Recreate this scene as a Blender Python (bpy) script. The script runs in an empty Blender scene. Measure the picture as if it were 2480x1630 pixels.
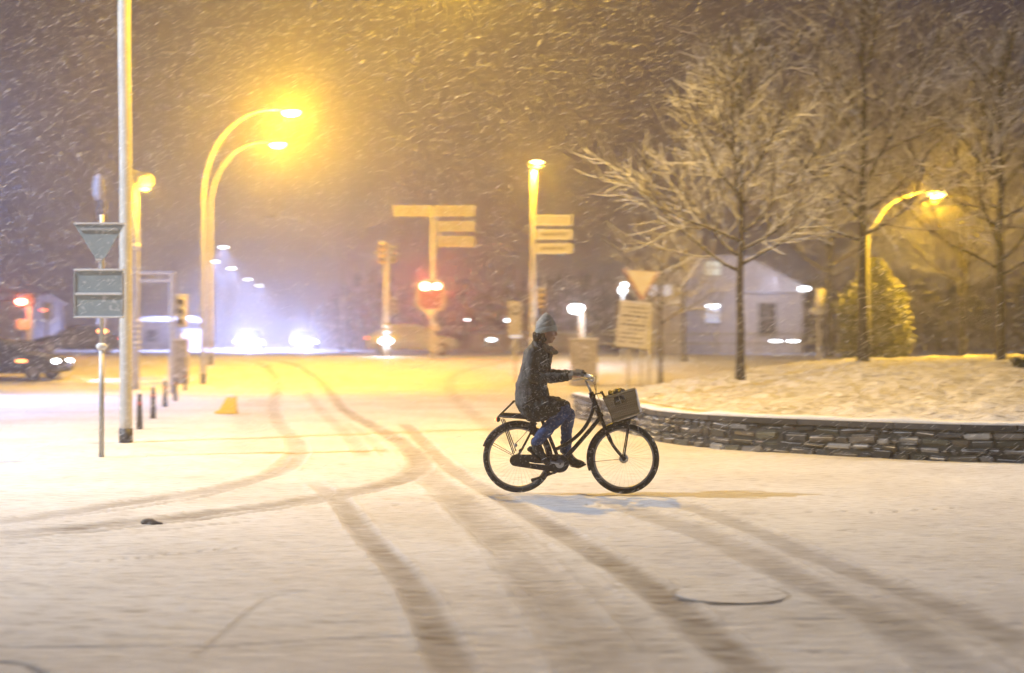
import bpy, bmesh, math, random
import numpy as np
from mathutils import Vector, Matrix
R = math.radians
rnd = random.Random(7)
S = bpy.context.scene
COL = S.collection

# ------------------------------------------------------------------ camera, world, exposure
F, CX, HY, CH = 3444.0, 1240.0, 832.0, 1.51       # focal (px of the 2480 wide photo), centre, horizon, eye height
cam = bpy.data.cameras.new('camera'); camo = bpy.data.objects.new('camera', cam); COL.objects.link(camo)
camo.location = (0, 0, CH); camo.rotation_euler = (R(90), 0, 0)
cam.sensor_width = 36; cam.lens = 36 * F / 2480; cam.shift_y = (HY - 815) / 2480
cam.clip_end = 2000; cam.clip_start = 0.1
cam.dof.use_dof = True; cam.dof.focus_distance = 14.25; cam.dof.aperture_fstop = 1.2; cam.dof.aperture_ratio = 0.40
S.camera = camo
S.view_settings.view_transform = 'Standard'; S.view_settings.look = 'None'
S.view_settings.exposure = -0.06; S.view_settings.gamma = 1.0
S.cycles.max_bounces = 5; S.cycles.diffuse_bounces = 3; S.cycles.volume_bounces = 1
S.cycles.sample_clamp_indirect = 2.0
S.cycles.use_denoising = True; S.cycles.denoising_input_passes = 'RGB_ALBEDO_NORMAL'

HAZE_DENSITY = 0.0033
SKY_GLOW = (0.105, 0.082, 0.100)
SODIUM = (1.0, 0.56, 0.022)
COLD = (0.68, 0.79, 1.0)
FARCOLD = (0.46, 0.53, 1.0)

W = bpy.data.worlds.new('World'); S.world = W; W.use_nodes = True
nt = W.node_tree; nt.nodes.clear()
out = nt.nodes.new('ShaderNodeOutputWorld')
sky = nt.nodes.new('ShaderNodeTexSky'); sky.sky_type = 'NISHITA'; sky.sun_disc = False
sky.sun_elevation = R(-4); sky.sun_rotation = R(200)
bg1 = nt.nodes.new('ShaderNodeBackground'); bg1.inputs[1].default_value = 0.10
nt.links.new(sky.outputs[0], bg1.inputs[0])
# low cloud lit by the town: warmer near the horizon, violet above
geo = nt.nodes.new('ShaderNodeTexCoord'); sep = nt.nodes.new('ShaderNodeSeparateXYZ')
nt.links.new(geo.outputs['Generated'], sep.inputs[0])
ramp = nt.nodes.new('ShaderNodeValToRGB')
ramp.color_ramp.elements[0].position = 0.0; ramp.color_ramp.elements[0].color = (0.13, 0.092, 0.105, 1)
ramp.color_ramp.elements[1].position = 0.35; ramp.color_ramp.elements[1].color = (0.060, 0.055, 0.105, 1)
nt.links.new(sep.outputs['Z'], ramp.inputs[0])
bg2 = nt.nodes.new('ShaderNodeBackground'); bg2.inputs[1].default_value = 0.42
nt.links.new(ramp.outputs[0], bg2.inputs[0])
add = nt.nodes.new('ShaderNodeAddShader')
nt.links.new(bg1.outputs[0], add.inputs[0]); nt.links.new(bg2.outputs[0], add.inputs[1])
nt.links.new(add.outputs[0], out.inputs[0])

# ------------------------------------------------------------------ helpers: place
def gh(y):
    t = min(1.0, max(0.0, (y - 44) / 19.0))
    return 0.96 * t * t * (3 - 2 * t)
def at(px, py, Y):
    return Vector(((px - CX) / F * Y, Y, CH + (HY - py) / F * Y))
def gp(px, py):
    """pixel on the ground -> point"""
    lo, hi = 3.0, 62.5
    for _ in range(40):
        m = (lo + hi) / 2
        if CH - (py - HY) / F * m > gh(m): lo = m
        else: hi = m
    return Vector(((px - CX) / F * lo, lo, gh(lo)))
def X(px, Y): return (px - CX) / F * Y

# ------------------------------------------------------------------ helpers: materials
def mat(name, col, rough=0.6, metal=0.0, noise=0.0, nscale=8.0, bump=0.0, bscale=40.0, snow=0.0, snow_dir=(0, 0, 1),
        snow_lo=0.25, snow_hi=0.75, fleck=0.0, fscale=60, emit=None, estr=0.0, spec=0.5):
    m = bpy.data.materials.new(name); m.use_nodes = True
    n = m.node_tree.nodes; l = m.node_tree.links
    b = n['Principled BSDF']; b.inputs['Roughness'].default_value = rough; b.inputs['Metallic'].default_value = metal
    b.inputs['Specular IOR Level'].default_value = spec
    tc = n.new('ShaderNodeTexCoord')
    cur = n.new('ShaderNodeRGB'); cur.outputs[0].default_value = (*col, 1); cur = cur.outputs[0]
    def mix(fac, a, bcol):
        x = n.new('ShaderNodeMix'); x.data_type = 'RGBA'
        l.new(fac, x.inputs[0]); l.new(a, x.inputs[6])
        if isinstance(bcol, tuple): x.inputs[7].default_value = (*bcol, 1)
        else: l.new(bcol, x.inputs[7])
        return x.outputs[2]
    if noise:
        t = n.new('ShaderNodeTexNoise'); t.inputs['Scale'].default_value = nscale; t.inputs['Detail'].default_value = 6
        l.new(tc.outputs['Object'], t.inputs['Vector'])
        r = n.new('ShaderNodeMapRange'); r.inputs[1].default_value = 0.3; r.inputs[2].default_value = 0.7
        l.new(t.outputs[0], r.inputs[0])
        cur = mix(r.outputs[0], cur, tuple(min(1, c * (1 - noise)) for c in col))
    if snow > 0 or fleck > 0:
        g = n.new('ShaderNodeNewGeometry')
        fac = None
        if snow > 0:
            d = n.new('ShaderNodeVectorMath'); d.operation = 'DOT_PRODUCT'; d.inputs[1].default_value = snow_dir
            l.new(g.outputs['Normal'], d.inputs[0])
            t = n.new('ShaderNodeTexNoise'); t.inputs['Scale'].default_value = 14; t.inputs['Detail'].default_value = 5
            l.new(tc.outputs['Object'], t.inputs['Vector'])
            a = n.new('ShaderNodeMath'); a.operation = 'MULTIPLY_ADD'; l.new(t.outputs[0], a.inputs[0]); a.inputs[1].default_value = 0.8
            l.new(d.outputs['Value'], a.inputs[2])
            r = n.new('ShaderNodeMapRange'); r.inputs[1].default_value = snow_lo + 0.4; r.inputs[2].default_value = snow_hi + 0.4
            r.inputs[4].default_value = snow
            l.new(a.outputs[0], r.inputs[0]); fac = r.outputs[0]
        if fleck > 0:
            t2 = n.new('ShaderNodeTexNoise'); t2.inputs['Scale'].default_value = fscale; t2.inputs['Detail'].default_value = 2
            l.new(tc.outputs['Object'], t2.inputs['Vector'])
            r2 = n.new('ShaderNodeMapRange'); r2.inputs[1].default_value = 0.60; r2.inputs[2].default_value = 0.68; r2.inputs[4].default_value = fleck
            l.new(t2.outputs[0], r2.inputs[0])
            if fac is None: fac = r2.outputs[0]
            else:
                mx = n.new('ShaderNodeMath'); mx.operation = 'MAXIMUM'; l.new(fac, mx.inputs[0]); l.new(r2.outputs[0], mx.inputs[1]); fac = mx.outputs[0]
        cur = mix(fac, cur, (0.80, 0.80, 0.82))
    l.new(cur, b.inputs['Base Color'])
    if bump:
        t = n.new('ShaderNodeTexNoise'); t.inputs['Scale'].default_value = bscale; t.inputs['Detail'].default_value = 5
        l.new(tc.outputs['Object'], t.inputs['Vector'])
        bp = n.new('ShaderNodeBump'); bp.inputs['Strength'].default_value = bump; bp.inputs['Distance'].default_value = 0.02
        l.new(t.outputs[0], bp.inputs['Height']); l.new(bp.outputs[0], b.inputs['Normal'])
    if emit:
        b.inputs['Emission Color'].default_value = (*emit, 1); b.inputs['Emission Strength'].default_value = estr
        m.cycles.emission_sampling = 'NONE'
    return m

M = {}
M['galv'] = mat('galvanised_steel', (0.42, 0.43, 0.44), 0.55, 0.2, 0.25, 6, snow=0.8, fleck=0.3, fscale=30)
M['pole'] = mat('painted_pole', (0.55, 0.55, 0.54), 0.5, 0.0, 0.2, 4, fleck=0.5, fscale=18)
M['black'] = mat('black_coating', (0.025, 0.025, 0.028), 0.5, 0, 0.3, 8, fleck=0.3, fscale=40)
M['housing'] = mat('lamp_housing', (0.12, 0.12, 0.12), 0.5, 0, snow=0.9)
M['sodium'] = mat('sodium_lens', (0.9, 0.8, 0.5), emit=(1.0, 0.70, 0.20), estr=40)
M['sodium_dim'] = mat('sodium_lens_small', (0.9, 0.8, 0.5), emit=(1.0, 0.70, 0.16), estr=7)
M['led'] = mat('led_lens', (0.9, 0.9, 0.9), emit=(0.85, 0.92, 1.0), estr=12)
M['head'] = mat('headlight_lens', (0.9, 0.9, 0.9), emit=(0.88, 0.93, 1.0), estr=30)
M['red'] = mat('red_lens', (0.6, 0.05, 0.03), emit=(1.0, 0.14, 0.06), estr=8)
M['redhot'] = mat('red_signal_lens', (0.6, 0.05, 0.03), emit=(1.0, 0.22, 0.14), estr=45)
M['orange'] = mat('orange_lens', (0.6, 0.2, 0.03), emit=(1.0, 0.35, 0.10), estr=6)
M['signback'] = mat('sign_back', (0.28, 0.34, 0.37), 0.5, 0.1, 0.2, 5, fleck=0.4, fscale=12)
M['rime'] = mat('wind_packed_snow', (0.82, 0.82, 0.84), 0.7, 0, 0.08, 20, bump=0.4)
M['signface'] = mat('sign_face', (0.62, 0.60, 0.55), 0.5, 0, 0.15, 6, snow=0.6, fleck=0.5, fscale=10)
M['signred'] = mat('sign_red', (0.50, 0.16, 0.07), 0.5)
M['trface'] = mat('pale_yellow_sign_face', (0.85, 0.78, 0.60), 0.5, 0, 0.1, 6)
M['ink'] = mat('sign_print', (0.10, 0.09, 0.08), 0.6)
M['cab'] = mat('cabinet_paint', (0.36, 0.34, 0.31), 0.6, 0, 0.2, 5, snow=0.9, fleck=0.4, fscale=12)
M['boardgrey'] = mat('board_grey', (0.22, 0.21, 0.20), 0.6, 0, 0.1, 6, fleck=0.2, fscale=10)
M['white'] = mat('white_paint', (0.55, 0.55, 0.55), 0.5, snow=0.8)
M['redpaint'] = mat('red_paint', (0.30, 0.06, 0.04), 0.5)
M['signal_panel'] = mat('signal_panel', (0.10, 0.03, 0.02), 0.6)
M['yellow'] = mat('yellow_plastic', (0.85, 0.60, 0.04), 0.5, 0, 0.1, 8, snow=0.7)
M['bark'] = mat('snowy_bark', (0.050, 0.042, 0.034), 0.9, 0, 0.4, 12, snow=1.0, snow_lo=0.30, snow_hi=0.62, bump=0.5)
M['twig'] = mat('snowy_twig', (0.075, 0.060, 0.045), 0.9, 0, 0.3, 12, snow=1.0, snow_lo=-0.15, snow_hi=0.35)
M['leaf'] = mat('evergreen_leaf', (0.10, 0.11, 0.05), 0.8, 0, 0.4, 5, snow=0.55, snow_lo=0.1, snow_hi=0.8)
M['wood_far'] = mat('far_twigs', (0.055, 0.045, 0.038), 0.9, 0, 0.3, 2, snow=0.4, snow_lo=0.2, snow_hi=0.7)
M['render'] = mat('house_render', (0.55, 0.53, 0.55), 0.8, 0, 0.15, 3, bump=0.2)
M['roof'] = mat('snowy_roof', (0.50, 0.49, 0.52), 0.7, 0, 0.1, 3, snow=1.0)
M['frame'] = mat('window_frame', (0.35, 0.34, 0.33), 0.5)
M['glass'] = mat('dark_glass', (0.03, 0.03, 0.035), 0.15)
M['litwin'] = mat('lit_window', (0.7, 0.75, 0.8), emit=(0.55, 0.65, 1.0), estr=0.55)
M['dimwin'] = mat('dim_window', (0.6, 0.65, 0.6), emit=(0.75, 0.80, 0.72), estr=0.55)
M['carpaint'] = mat('dark_car_paint', (0.010, 0.017, 0.045), 0.55, 0.0, snow=0.12, snow_lo=0.6, snow_hi=1.1, spec=0.3)
M['carpale'] = mat('pale_car_paint', (0.3, 0.3, 0.3), 0.3, 0.2, snow=0.8, snow_lo=0.5, snow_hi=1.0)
M['tyre'] = mat('tyre_rubber', (0.022, 0.023, 0.022), 0.85, 0, 0.3, 20, fleck=0.35, fscale=30)
M['btyre'] = mat('bicycle_tyre', (0.030, 0.034, 0.031), 0.8, 0, 0.4, 25, fleck=0.35, fscale=35, bump=0.3, bscale=120)
M['rim'] = mat('wheel_rim', (0.30, 0.30, 0.30), 0.4, 0.7)
M['steel'] = mat('brushed_steel', (0.50, 0.52, 0.55), 0.35, 0.75, 0.2, 20)
M['frameblk'] = mat('bike_frame_black', (0.005, 0.005, 0.005), 0.5, 0, 0.2, 20, fleck=0.22, fscale=55)
M['wicker'] = None
M['coat'] = mat('wool_coat', (0.019, 0.023, 0.020), 0.95, 0, 0.5, 22, bump=0.6, bscale=60, snow=0.16, snow_dir=(-0.85, -0.15, 0.5), snow_lo=0.35, snow_hi=1.15, fleck=0.22, fscale=48)
M['jeans'] = mat('blue_jeans', (0.026, 0.075, 0.23), 0.9, 0, 0.5, 26, bump=0.5, bscale=50, fleck=0.25, fscale=55)
M['boot'] = mat('suede_boot', (0.032, 0.034, 0.028), 0.8, 0, 0.4, 30, bump=0.4, fleck=0.25, fscale=60)
M['sole'] = mat('rubber_sole', (0.02, 0.02, 0.018), 0.8)
M['hat'] = mat('knit_hat', (0.30, 0.31, 0.29), 0.95, 0, 0.35, 30, bump=0.8, bscale=90, snow=0.5, snow_dir=(-0.5, 0, 0.8), snow_lo=0.3, snow_hi=1.0)
M['hatband'] = mat('knit_hat_band', (0.40, 0.43, 0.42), 0.95, 0, 0.3, 30, bump=0.8, bscale=90)
M['hair'] = mat('brown_hair', (0.055, 0.036, 0.022), 0.7, 0, 0.5, 40, bump=0.8, bscale=70, fleck=0.3, fscale=50)
M['scarf'] = mat('scarf', (0.16, 0.14, 0.11), 0.95, 0, 0.6, 30, bump=0.8, fleck=0.45, fscale=35)
M['skin'] = mat('skin', (0.36, 0.22, 0.16), 0.55, 0, 0.15, 20)
M['glove'] = mat('glove', (0.20, 0.19, 0.17), 0.9, 0, 0.4, 30, bump=0.5)
M['bag'] = mat('black_bag', (0.012, 0.012, 0.012), 0.5, 0, 0.3, 20, bump=0.5, fleck=0.25, fscale=30)
M['iron'] = mat('cast_iron', (0.26, 0.23, 0.20), 0.8, fleck=0.95, fscale=9)
M['flake'] = mat('snowflake', (0.92, 0.92, 0.94), 0.8)

def wicker():
    m = bpy.data.materials.new('wicker'); m.use_nodes = True
    n = m.node_tree.nodes; l = m.node_tree.links; b = n['Principled BSDF']
    b.inputs['Roughness'].default_value = 0.8
    a = n.new('ShaderNodeAttribute'); a.attribute_name = 'tint'
    l.new(a.outputs['Color'], b.inputs['Base Color'])
    return m
M['wicker'] = wicker()

def snow_mat(name, base=(0.80, 0.80, 0.82), dark=(0.24, 0.21, 0.19), rough_scale=1.0, attr=True, spots=0.0):
    m = bpy.data.materials.new(name); m.use_nodes = True
    n = m.node_tree.nodes; l = m.node_tree.links; b = n['Principled BSDF']
    b.inputs['Roughness'].default_value = 0.75; b.inputs['Specular IOR Level'].default_value = 0.2
    tc = n.new('ShaderNodeTexCoord'); mp = n.new('ShaderNodeMapping'); mp.inputs['Scale'].default_value = (0.35, 1.0, 1.0)
    l.new(tc.outputs['Object'], mp.inputs[0])
    t = n.new('ShaderNodeTexNoise'); t.inputs['Scale'].default_value = 11 * rough_scale; t.inputs['Detail'].default_value = 9; t.inputs['Roughness'].default_value = 0.68
    l.new(mp.outputs[0], t.inputs['Vector'])
    t2 = n.new('ShaderNodeTexNoise'); t2.inputs['Scale'].default_value = 0.55; t2.inputs['Detail'].default_value = 4
    l.new(tc.outputs['Object'], t2.inputs['Vector'])
    c = n.new('ShaderNodeMix'); c.data_type = 'RGBA'; c.inputs[6].default_value = (*base, 1); c.inputs[7].default_value = (base[0] * .86, base[1] * .84, base[2] * .82, 1)
    r = n.new('ShaderNodeMapRange'); r.inputs[1].default_value = .35; r.inputs[2].default_value = .65; l.new(t2.outputs[0], r.inputs[0]); l.new(r.outputs[0], c.inputs[0])
    cur = c.outputs[2]
    mp2 = n.new('ShaderNodeMapping'); mp2.inputs['Scale'].default_value = (0.16, 1.0, 1.0); l.new(tc.outputs['Object'], mp2.inputs[0])
    tg = n.new('ShaderNodeTexNoise'); tg.inputs['Scale'].default_value = 34 * rough_scale; tg.inputs['Detail'].default_value = 4; tg.inputs['Roughness'].default_value = .6
    l.new(mp2.outputs[0], tg.inputs['Vector'])
    rg_ = n.new('ShaderNodeMapRange'); rg_.inputs[1].default_value = .50; rg_.inputs[2].default_value = .70; rg_.inputs[4].default_value = .8; l.new(tg.outputs[0], rg_.inputs[0])
    cg = n.new('ShaderNodeMix'); cg.data_type = 'RGBA'; l.new(rg_.outputs[0], cg.inputs[0]); l.new(cur, cg.inputs[6]); cg.inputs[7].default_value = (.34, .31, .28, 1)
    cur = cg.outputs[2]
    if spots:
        r3 = n.new('ShaderNodeMapRange'); r3.inputs[1].default_value = 0.45; r3.inputs[2].default_value = 0.33; r3.inputs[3].default_value = 0; r3.inputs[4].default_value = spots
        r3.clamp = True
        l.new(t.outputs[0], r3.inputs[0])
        c3 = n.new('ShaderNodeMix'); c3.data_type = 'RGBA'; l.new(r3.outputs[0], c3.inputs[0]); l.new(cur, c3.inputs[6]); c3.inputs[7].default_value = (0.16, 0.12, 0.08, 1)
        cur = c3.outputs[2]
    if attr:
        a = n.new('ShaderNodeAttribute'); a.attribute_name = 'track_shade'
        # worn snow, a painted shadow patch and the darker foreground, broken up by the grain of the surface
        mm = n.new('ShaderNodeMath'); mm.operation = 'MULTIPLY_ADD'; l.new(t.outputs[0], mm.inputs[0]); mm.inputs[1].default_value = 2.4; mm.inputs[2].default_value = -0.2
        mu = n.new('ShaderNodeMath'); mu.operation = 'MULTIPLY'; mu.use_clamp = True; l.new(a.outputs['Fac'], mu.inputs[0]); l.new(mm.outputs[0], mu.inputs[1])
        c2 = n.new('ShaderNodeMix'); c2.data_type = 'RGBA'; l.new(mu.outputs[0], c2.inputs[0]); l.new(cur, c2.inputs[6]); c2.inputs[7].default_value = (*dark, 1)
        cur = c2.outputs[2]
    l.new(cur, b.inputs['Base Color'])
    bp = n.new('ShaderNodeBump'); bp.inputs['Strength'].default_value = 0.9; bp.inputs['Distance'].default_value = 0.04
    l.new(t.outputs[0], bp.inputs['Height']); l.new(bp.outputs[0], b.inputs['Normal'])
    return m
M['snow'] = snow_mat('trodden_snow')
M['bedsnow'] = snow_mat('snow_over_ground_cover', attr=False, rough_scale=0.8, spots=0.95)

def stone_mat():
    m = bpy.data.materials.new('rubble_stone'); m.use_nodes = True
    n = m.node_tree.nodes; l = m.node_tree.links; b = n['Principled BSDF']; b.inputs['Roughness'].default_value = 0.9
    a = n.new('ShaderNodeAttribute'); a.attribute_name = 'tint'
    t = n.new('ShaderNodeTexNoise'); t.inputs['Scale'].default_value = 9; t.inputs['Detail'].default_value = 7
    tc = n.new('ShaderNodeTexCoord'); l.new(tc.outputs['Object'], t.inputs['Vector'])
    r = n.new('ShaderNodeMapRange'); r.inputs[3].default_value = 0.55; r.inputs[4].default_value = 1.35; l.new(t.outputs[0], r.inputs[0])
    v = n.new('ShaderNodeVectorMath'); v.operation = 'SCALE'; l.new(a.outputs['Color'], v.inputs[0]); l.new(r.outputs[0], v.inputs['Scale'])
    g = n.new('ShaderNodeNewGeometry'); sx = n.new('ShaderNodeSeparateXYZ'); l.new(g.outputs['Normal'], sx.inputs[0])
    ma = n.new('ShaderNodeMath'); ma.operation = 'MULTIPLY_ADD'; l.new(t.outputs[0], ma.inputs[0]); ma.inputs[1].default_value = .9; l.new(sx.outputs['Z'], ma.inputs[2])
    rs = n.new('ShaderNodeMapRange'); rs.inputs[1].default_value = .95; rs.inputs[2].default_value = 1.2; l.new(ma.outputs[0], rs.inputs[0])
    cs = n.new('ShaderNodeMix'); cs.data_type = 'RGBA'; l.new(rs.outputs[0], cs.inputs[0]); l.new(v.outputs[0], cs.inputs[6]); cs.inputs[7].default_value = (.75, .75, .77, 1)
    l.new(cs.outputs[2], b.inputs['Base Color'])
    bp = n.new('ShaderNodeBump'); bp.inputs['Strength'].default_value = 0.6; bp.inputs['Distance'].default_value = 0.02
    l.new(t.outputs[0], bp.inputs['Height']); l.new(bp.outputs[0], b.inputs['Normal'])
    return m
M['stone'] = stone_mat()

# ------------------------------------------------------------------ helpers: meshes
class MB:
    def __init__(s): s.v = []; s.f = []; s.tint = []; s.cur = None
    def _add(s, vs, fs):
        o = len(s.v); s.v += [tuple(p) for p in vs]; s.f += [tuple(i + o for i in f) for f in fs]
        if s.cur is not None: s.tint += [s.cur] * len(vs)
        return s
    def box(s, c, d, rot=None, bev=0.0):
        hx, hy, hz = d[0] / 2, d[1] / 2, d[2] / 2
        c = Vector(c)
        if bev <= 0:
            vs = [Vector((x, y, z)) for x in (-hx, hx) for y in (-hy, hy) for z in (-hz, hz)]
            fs = [(0, 1, 3, 2), (4, 6, 7, 5), (0, 4, 5, 1), (2, 3, 7, 6), (0, 2, 6, 4), (1, 5, 7, 3)]
        else:
            bm = bmesh.new(); bmesh.ops.create_cube(bm, size=1)
            for q in bm.verts: q.co = Vector((q.co.x * d[0], q.co.y * d[1], q.co.z * d[2]))
            bmesh.ops.bevel(bm, geom=bm.edges[:], offset=min(bev, min(d) * .45), segments=2, affect='EDGES')
            bm.verts.index_update()
            vs = [q.co.copy() for q in bm.verts]; fs = [[q.index for q in f.verts] for f in bm.faces]; bm.free()
        if rot is not None: vs = [rot @ p for p in vs]
        return s._add([p + c for p in vs], fs)
    def tube(s, pts, r, n=8, cap=True, sq=None, up=None):
        """tube through pts; r number or list; sq=(a,b) scales of the section or list of them"""
        pts = [Vector(p) for p in pts]; k = len(pts)
        rs = r if isinstance(r, (list, tuple)) else [r] * k
        sqs = sq if isinstance(sq, list) else [sq or (1, 1)] * k
        T = []
        for i in range(k):
            t = pts[min(i + 1, k - 1)] - pts[max(i - 1, 0)]
            T.append(t.normalized() if t.length > 1e-9 else Vector((0, 0, 1)))
        ref = Vector(up) if up else (Vector((0, 0, 1)) if abs(T[0].z) < 0.9 else Vector((0, 1, 0)))
        a = (ref - T[0] * ref.dot(T[0])).normalized(); vs = []
        for i in range(k):
            a = (a - T[i] * a.dot(T[i]))
            a = a.normalized() if a.length > 1e-6 else T[i].orthogonal().normalized()
            b = T[i].cross(a)
            for j in range(n):
                th = 2 * math.pi * j / n
                vs.append(pts[i] + a * (math.cos(th) * rs[i] * sqs[i][0]) + b * (math.sin(th) * rs[i] * sqs[i][1]))
        fs = [(i * n + j, i * n + (j + 1) % n, (i + 1) * n + (j + 1) % n, (i + 1) * n + j) for i in range(k - 1) for j in range(n)]
        if cap: fs += [tuple(range(n - 1, -1, -1)), tuple((k - 1) * n + j for j in range(n))]
        return s._add(vs, fs)
    def ball(s, c, r, n=12, m=8, rot=None):
        if not isinstance(r, (list, tuple)): r = (r, r, r)
        c = Vector(c); vs = [Vector((0, 0, r[2]))]
        for i in range(1, m):
            ph = math.pi * i / m
            for j in range(n):
                th = 2 * math.pi * j / n
                vs.append(Vector((r[0] * math.sin(ph) * math.cos(th), r[1] * math.sin(ph) * math.sin(th), r[2] * math.cos(ph))))
        vs.append(Vector((0, 0, -r[2])))
        fs = [(0, 1 + j, 1 + (j + 1) % n) for j in range(n)]
        for i in range(m - 2):
            for j in range(n):
                a = 1 + i * n; fs.append((a + j, a + n + j, a + n + (j + 1) % n, a + (j + 1) % n))
        e = len(vs) - 1; a = 1 + (m - 2) * n
        fs += [(e, a + (j + 1) % n, a + j) for j in range(n)]
        if rot is not None: vs = [rot @ p for p in vs]
        return s._add([p + c for p in vs], fs)
    def torus(s, c, Rr, r, axis='Y', n=64, m=8, a0=0, a1=360, sq=(1, 1)):
        c = Vector(c); vs = []; full = abs(a1 - a0) >= 360; k = n if full else n + 1
        for i in range(k):
            th = R(a0 + (a1 - a0) * i / n)
            if axis == 'Y': e = Vector((math.cos(th), 0, math.sin(th))); ax = Vector((0, 1, 0))
            elif axis == 'Z': e = Vector((math.cos(th), math.sin(th), 0)); ax = Vector((0, 0, 1))
            else: e = Vector((0, math.cos(th), math.sin(th))); ax = Vector((1, 0, 0))
            for j in range(m):
                ph = 2 * math.pi * j / m
                vs.append(c + e * (Rr + r * sq[0] * math.cos(ph)) + ax * (r * sq[1] * math.sin(ph)))
        fs = [((i % k) * m + j, (i % k) * m + (j + 1) % m, ((i + 1) % k) * m + (j + 1) % m, ((i + 1) % k) * m + j) for i in range(n) for j in range(m)]
        if not full: fs += [tuple(range(m - 1, -1, -1)), tuple((k - 1) * m + j for j in range(m))]
        return s._add(vs, fs)
    def disc(s, c, r, h, axis='Y', n=32):
        ax = {'X': Vector((1, 0, 0)), 'Y': Vector((0, 1, 0)), 'Z': Vector((0, 0, 1))}[axis]
        c = Vector(c); return s.tube([c - ax * h / 2, c + ax * h / 2], r, n)
    def prism(s, poly, o, ux, uy, un, th):
        """flat outline poly [(a,b)] in the plane o + a*ux + b*uy, thickness th along un"""
        o, ux, uy, un = map(Vector, (o, ux, uy, un)); k = len(poly)
        vs = [o + ux * a + uy * b for a, b in poly] + [o + ux * a + uy * b + un * th for a, b in poly]
        fs = [tuple(range(k)), tuple(range(2 * k - 1, k - 1, -1))] + [(i, i + k, (i + 1) % k + k, (i + 1) % k) for i in range(k)]
        return s._add(vs, fs)
    def build(s, name, m, parent=None, smooth=False):
        me = bpy.data.meshes.new(name); me.from_pydata(s.v, [], s.f)
        if s.tint:
            ca = me.color_attributes.new('tint', 'FLOAT_COLOR', 'POINT')
            ca.data.foreach_set('color', np.array([(*c, 1) for c in s.tint], dtype=np.float32).ravel())
        bm = bmesh.new(); bm.from_mesh(me); bmesh.ops.recalc_face_normals(bm, faces=bm.faces[:]); bm.to_mesh(me); bm.free()
        me.materials.append(m)
        if smooth: me.shade_smooth()
        o = bpy.data.objects.new(name, me); COL.objects.link(o)
        if parent: o.parent = parent
        return o

def tag(o, label=None, cat=None, group=None, kind=None):
    if label: o['label'] = label
    if cat: o['category'] = cat
    if group: o['group'] = group
    if kind: o['kind'] = kind
    return o
def empty(name, loc, label, cat, rz=0, group=None):
    o = bpy.data.objects.new(name, None); COL.objects.link(o); o.location = loc; o.rotation_euler = (0, 0, rz)
    o.empty_display_size = 0.3
    return tag(o, label, cat, group)
def copy_thing(o, loc, rz=None, label=None):
    r = o.copy(); COL.objects.link(r); r.location = loc
    if rz is not None: r.rotation_euler = (0, 0, rz)
    if label: r['label'] = label
    def rec(a, b):
        for ch in [x for x in list(a.children)]:
            c = ch.copy(); COL.objects.link(c); c.parent = b; rec(ch, c)
    rec(o, r)
    return r
def lamp(name, kind, loc, power, col, parent=None, size=0.12, spot=None, blend=0.6, target=None):
    l = bpy.data.lights.new(name, kind); l.energy = power; l.color = col; l.shadow_soft_size = size
    o = bpy.data.objects.new(name, l); COL.objects.link(o); o.location = loc
    if kind == 'SPOT':
        l.spot_size = R(spot); l.spot_blend = blend
        d = Vector(target or (0, 0, -1)); o.rotation_euler = d.to_track_quat('-Z', 'Y').to_euler()
    if parent: o.parent = parent
    return o
def organic(name, mb, m, voxel, parent=None, smooth=6, noise=0.0, nscale=10, fac=0.5):
    """fuse overlapping solids into one continuous skin"""
    o = mb.build(name, m)
    md = o.modifiers.new('r', 'REMESH'); md.mode = 'VOXEL'; md.voxel_size = voxel
    if smooth: s = o.modifiers.new('s', 'SMOOTH'); s.iterations = smooth; s.factor = fac
    dg = bpy.context.evaluated_depsgraph_get(); me = bpy.data.meshes.new_from_object(o.evaluated_get(dg))
    old = o.data; o.modifiers.clear(); o.data = me; me.name = name; bpy.data.meshes.remove(old)
    if not me.materials: me.materials.append(m)
    if noise:
        from mathutils import noise as nz
        for v in me.vertices:
            v.co += v.normal * noise * (nz.noise(v.co * nscale) + 0.5 * nz.noise(v.co * nscale * 2.3))
    me.shade_smooth()
    if parent: o.parent = parent
    return o
def smoothpts(pts, n=4):
    P = [Vector(p) for p in pts]; out = []
    for i in range(len(P) - 1):
        a, b, c, d = P[max(i - 1, 0)], P[i], P[i + 1], P[min(i + 2, len(P) - 1)]
        for k in range(n):
            t = k / n
            out.append(0.5 * ((2 * b) + (c - a) * t + (2 * a - 5 * b + 4 * c - d) * t * t + (3 * b - a - 3 * c + d) * t ** 3))
    out.append(P[-1]); return out

# ------------------------------------------------------------------ ground with tyre tracks
def ngrid(x, y, seed):
    """cheap value noise on arrays"""
    xi = np.floor(x).astype(np.int64); yi = np.floor(y).astype(np.int64); fx = x - xi; fy = y - yi
    fx = fx * fx * (3 - 2 * fx); fy = fy * fy * (3 - 2 * fy)
    def h(a, b):
        v = np.sin(a * 127.1 + b * 311.7 + seed * 74.7) * 43758.5453
        return v - np.floor(v)
    return (h(xi, yi) * (1 - fx) + h(xi + 1, yi) * fx) * (1 - fy) + (h(xi, yi + 1) * (1 - fx) + h(xi + 1, yi + 1) * fx) * fy - 0.5

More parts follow.
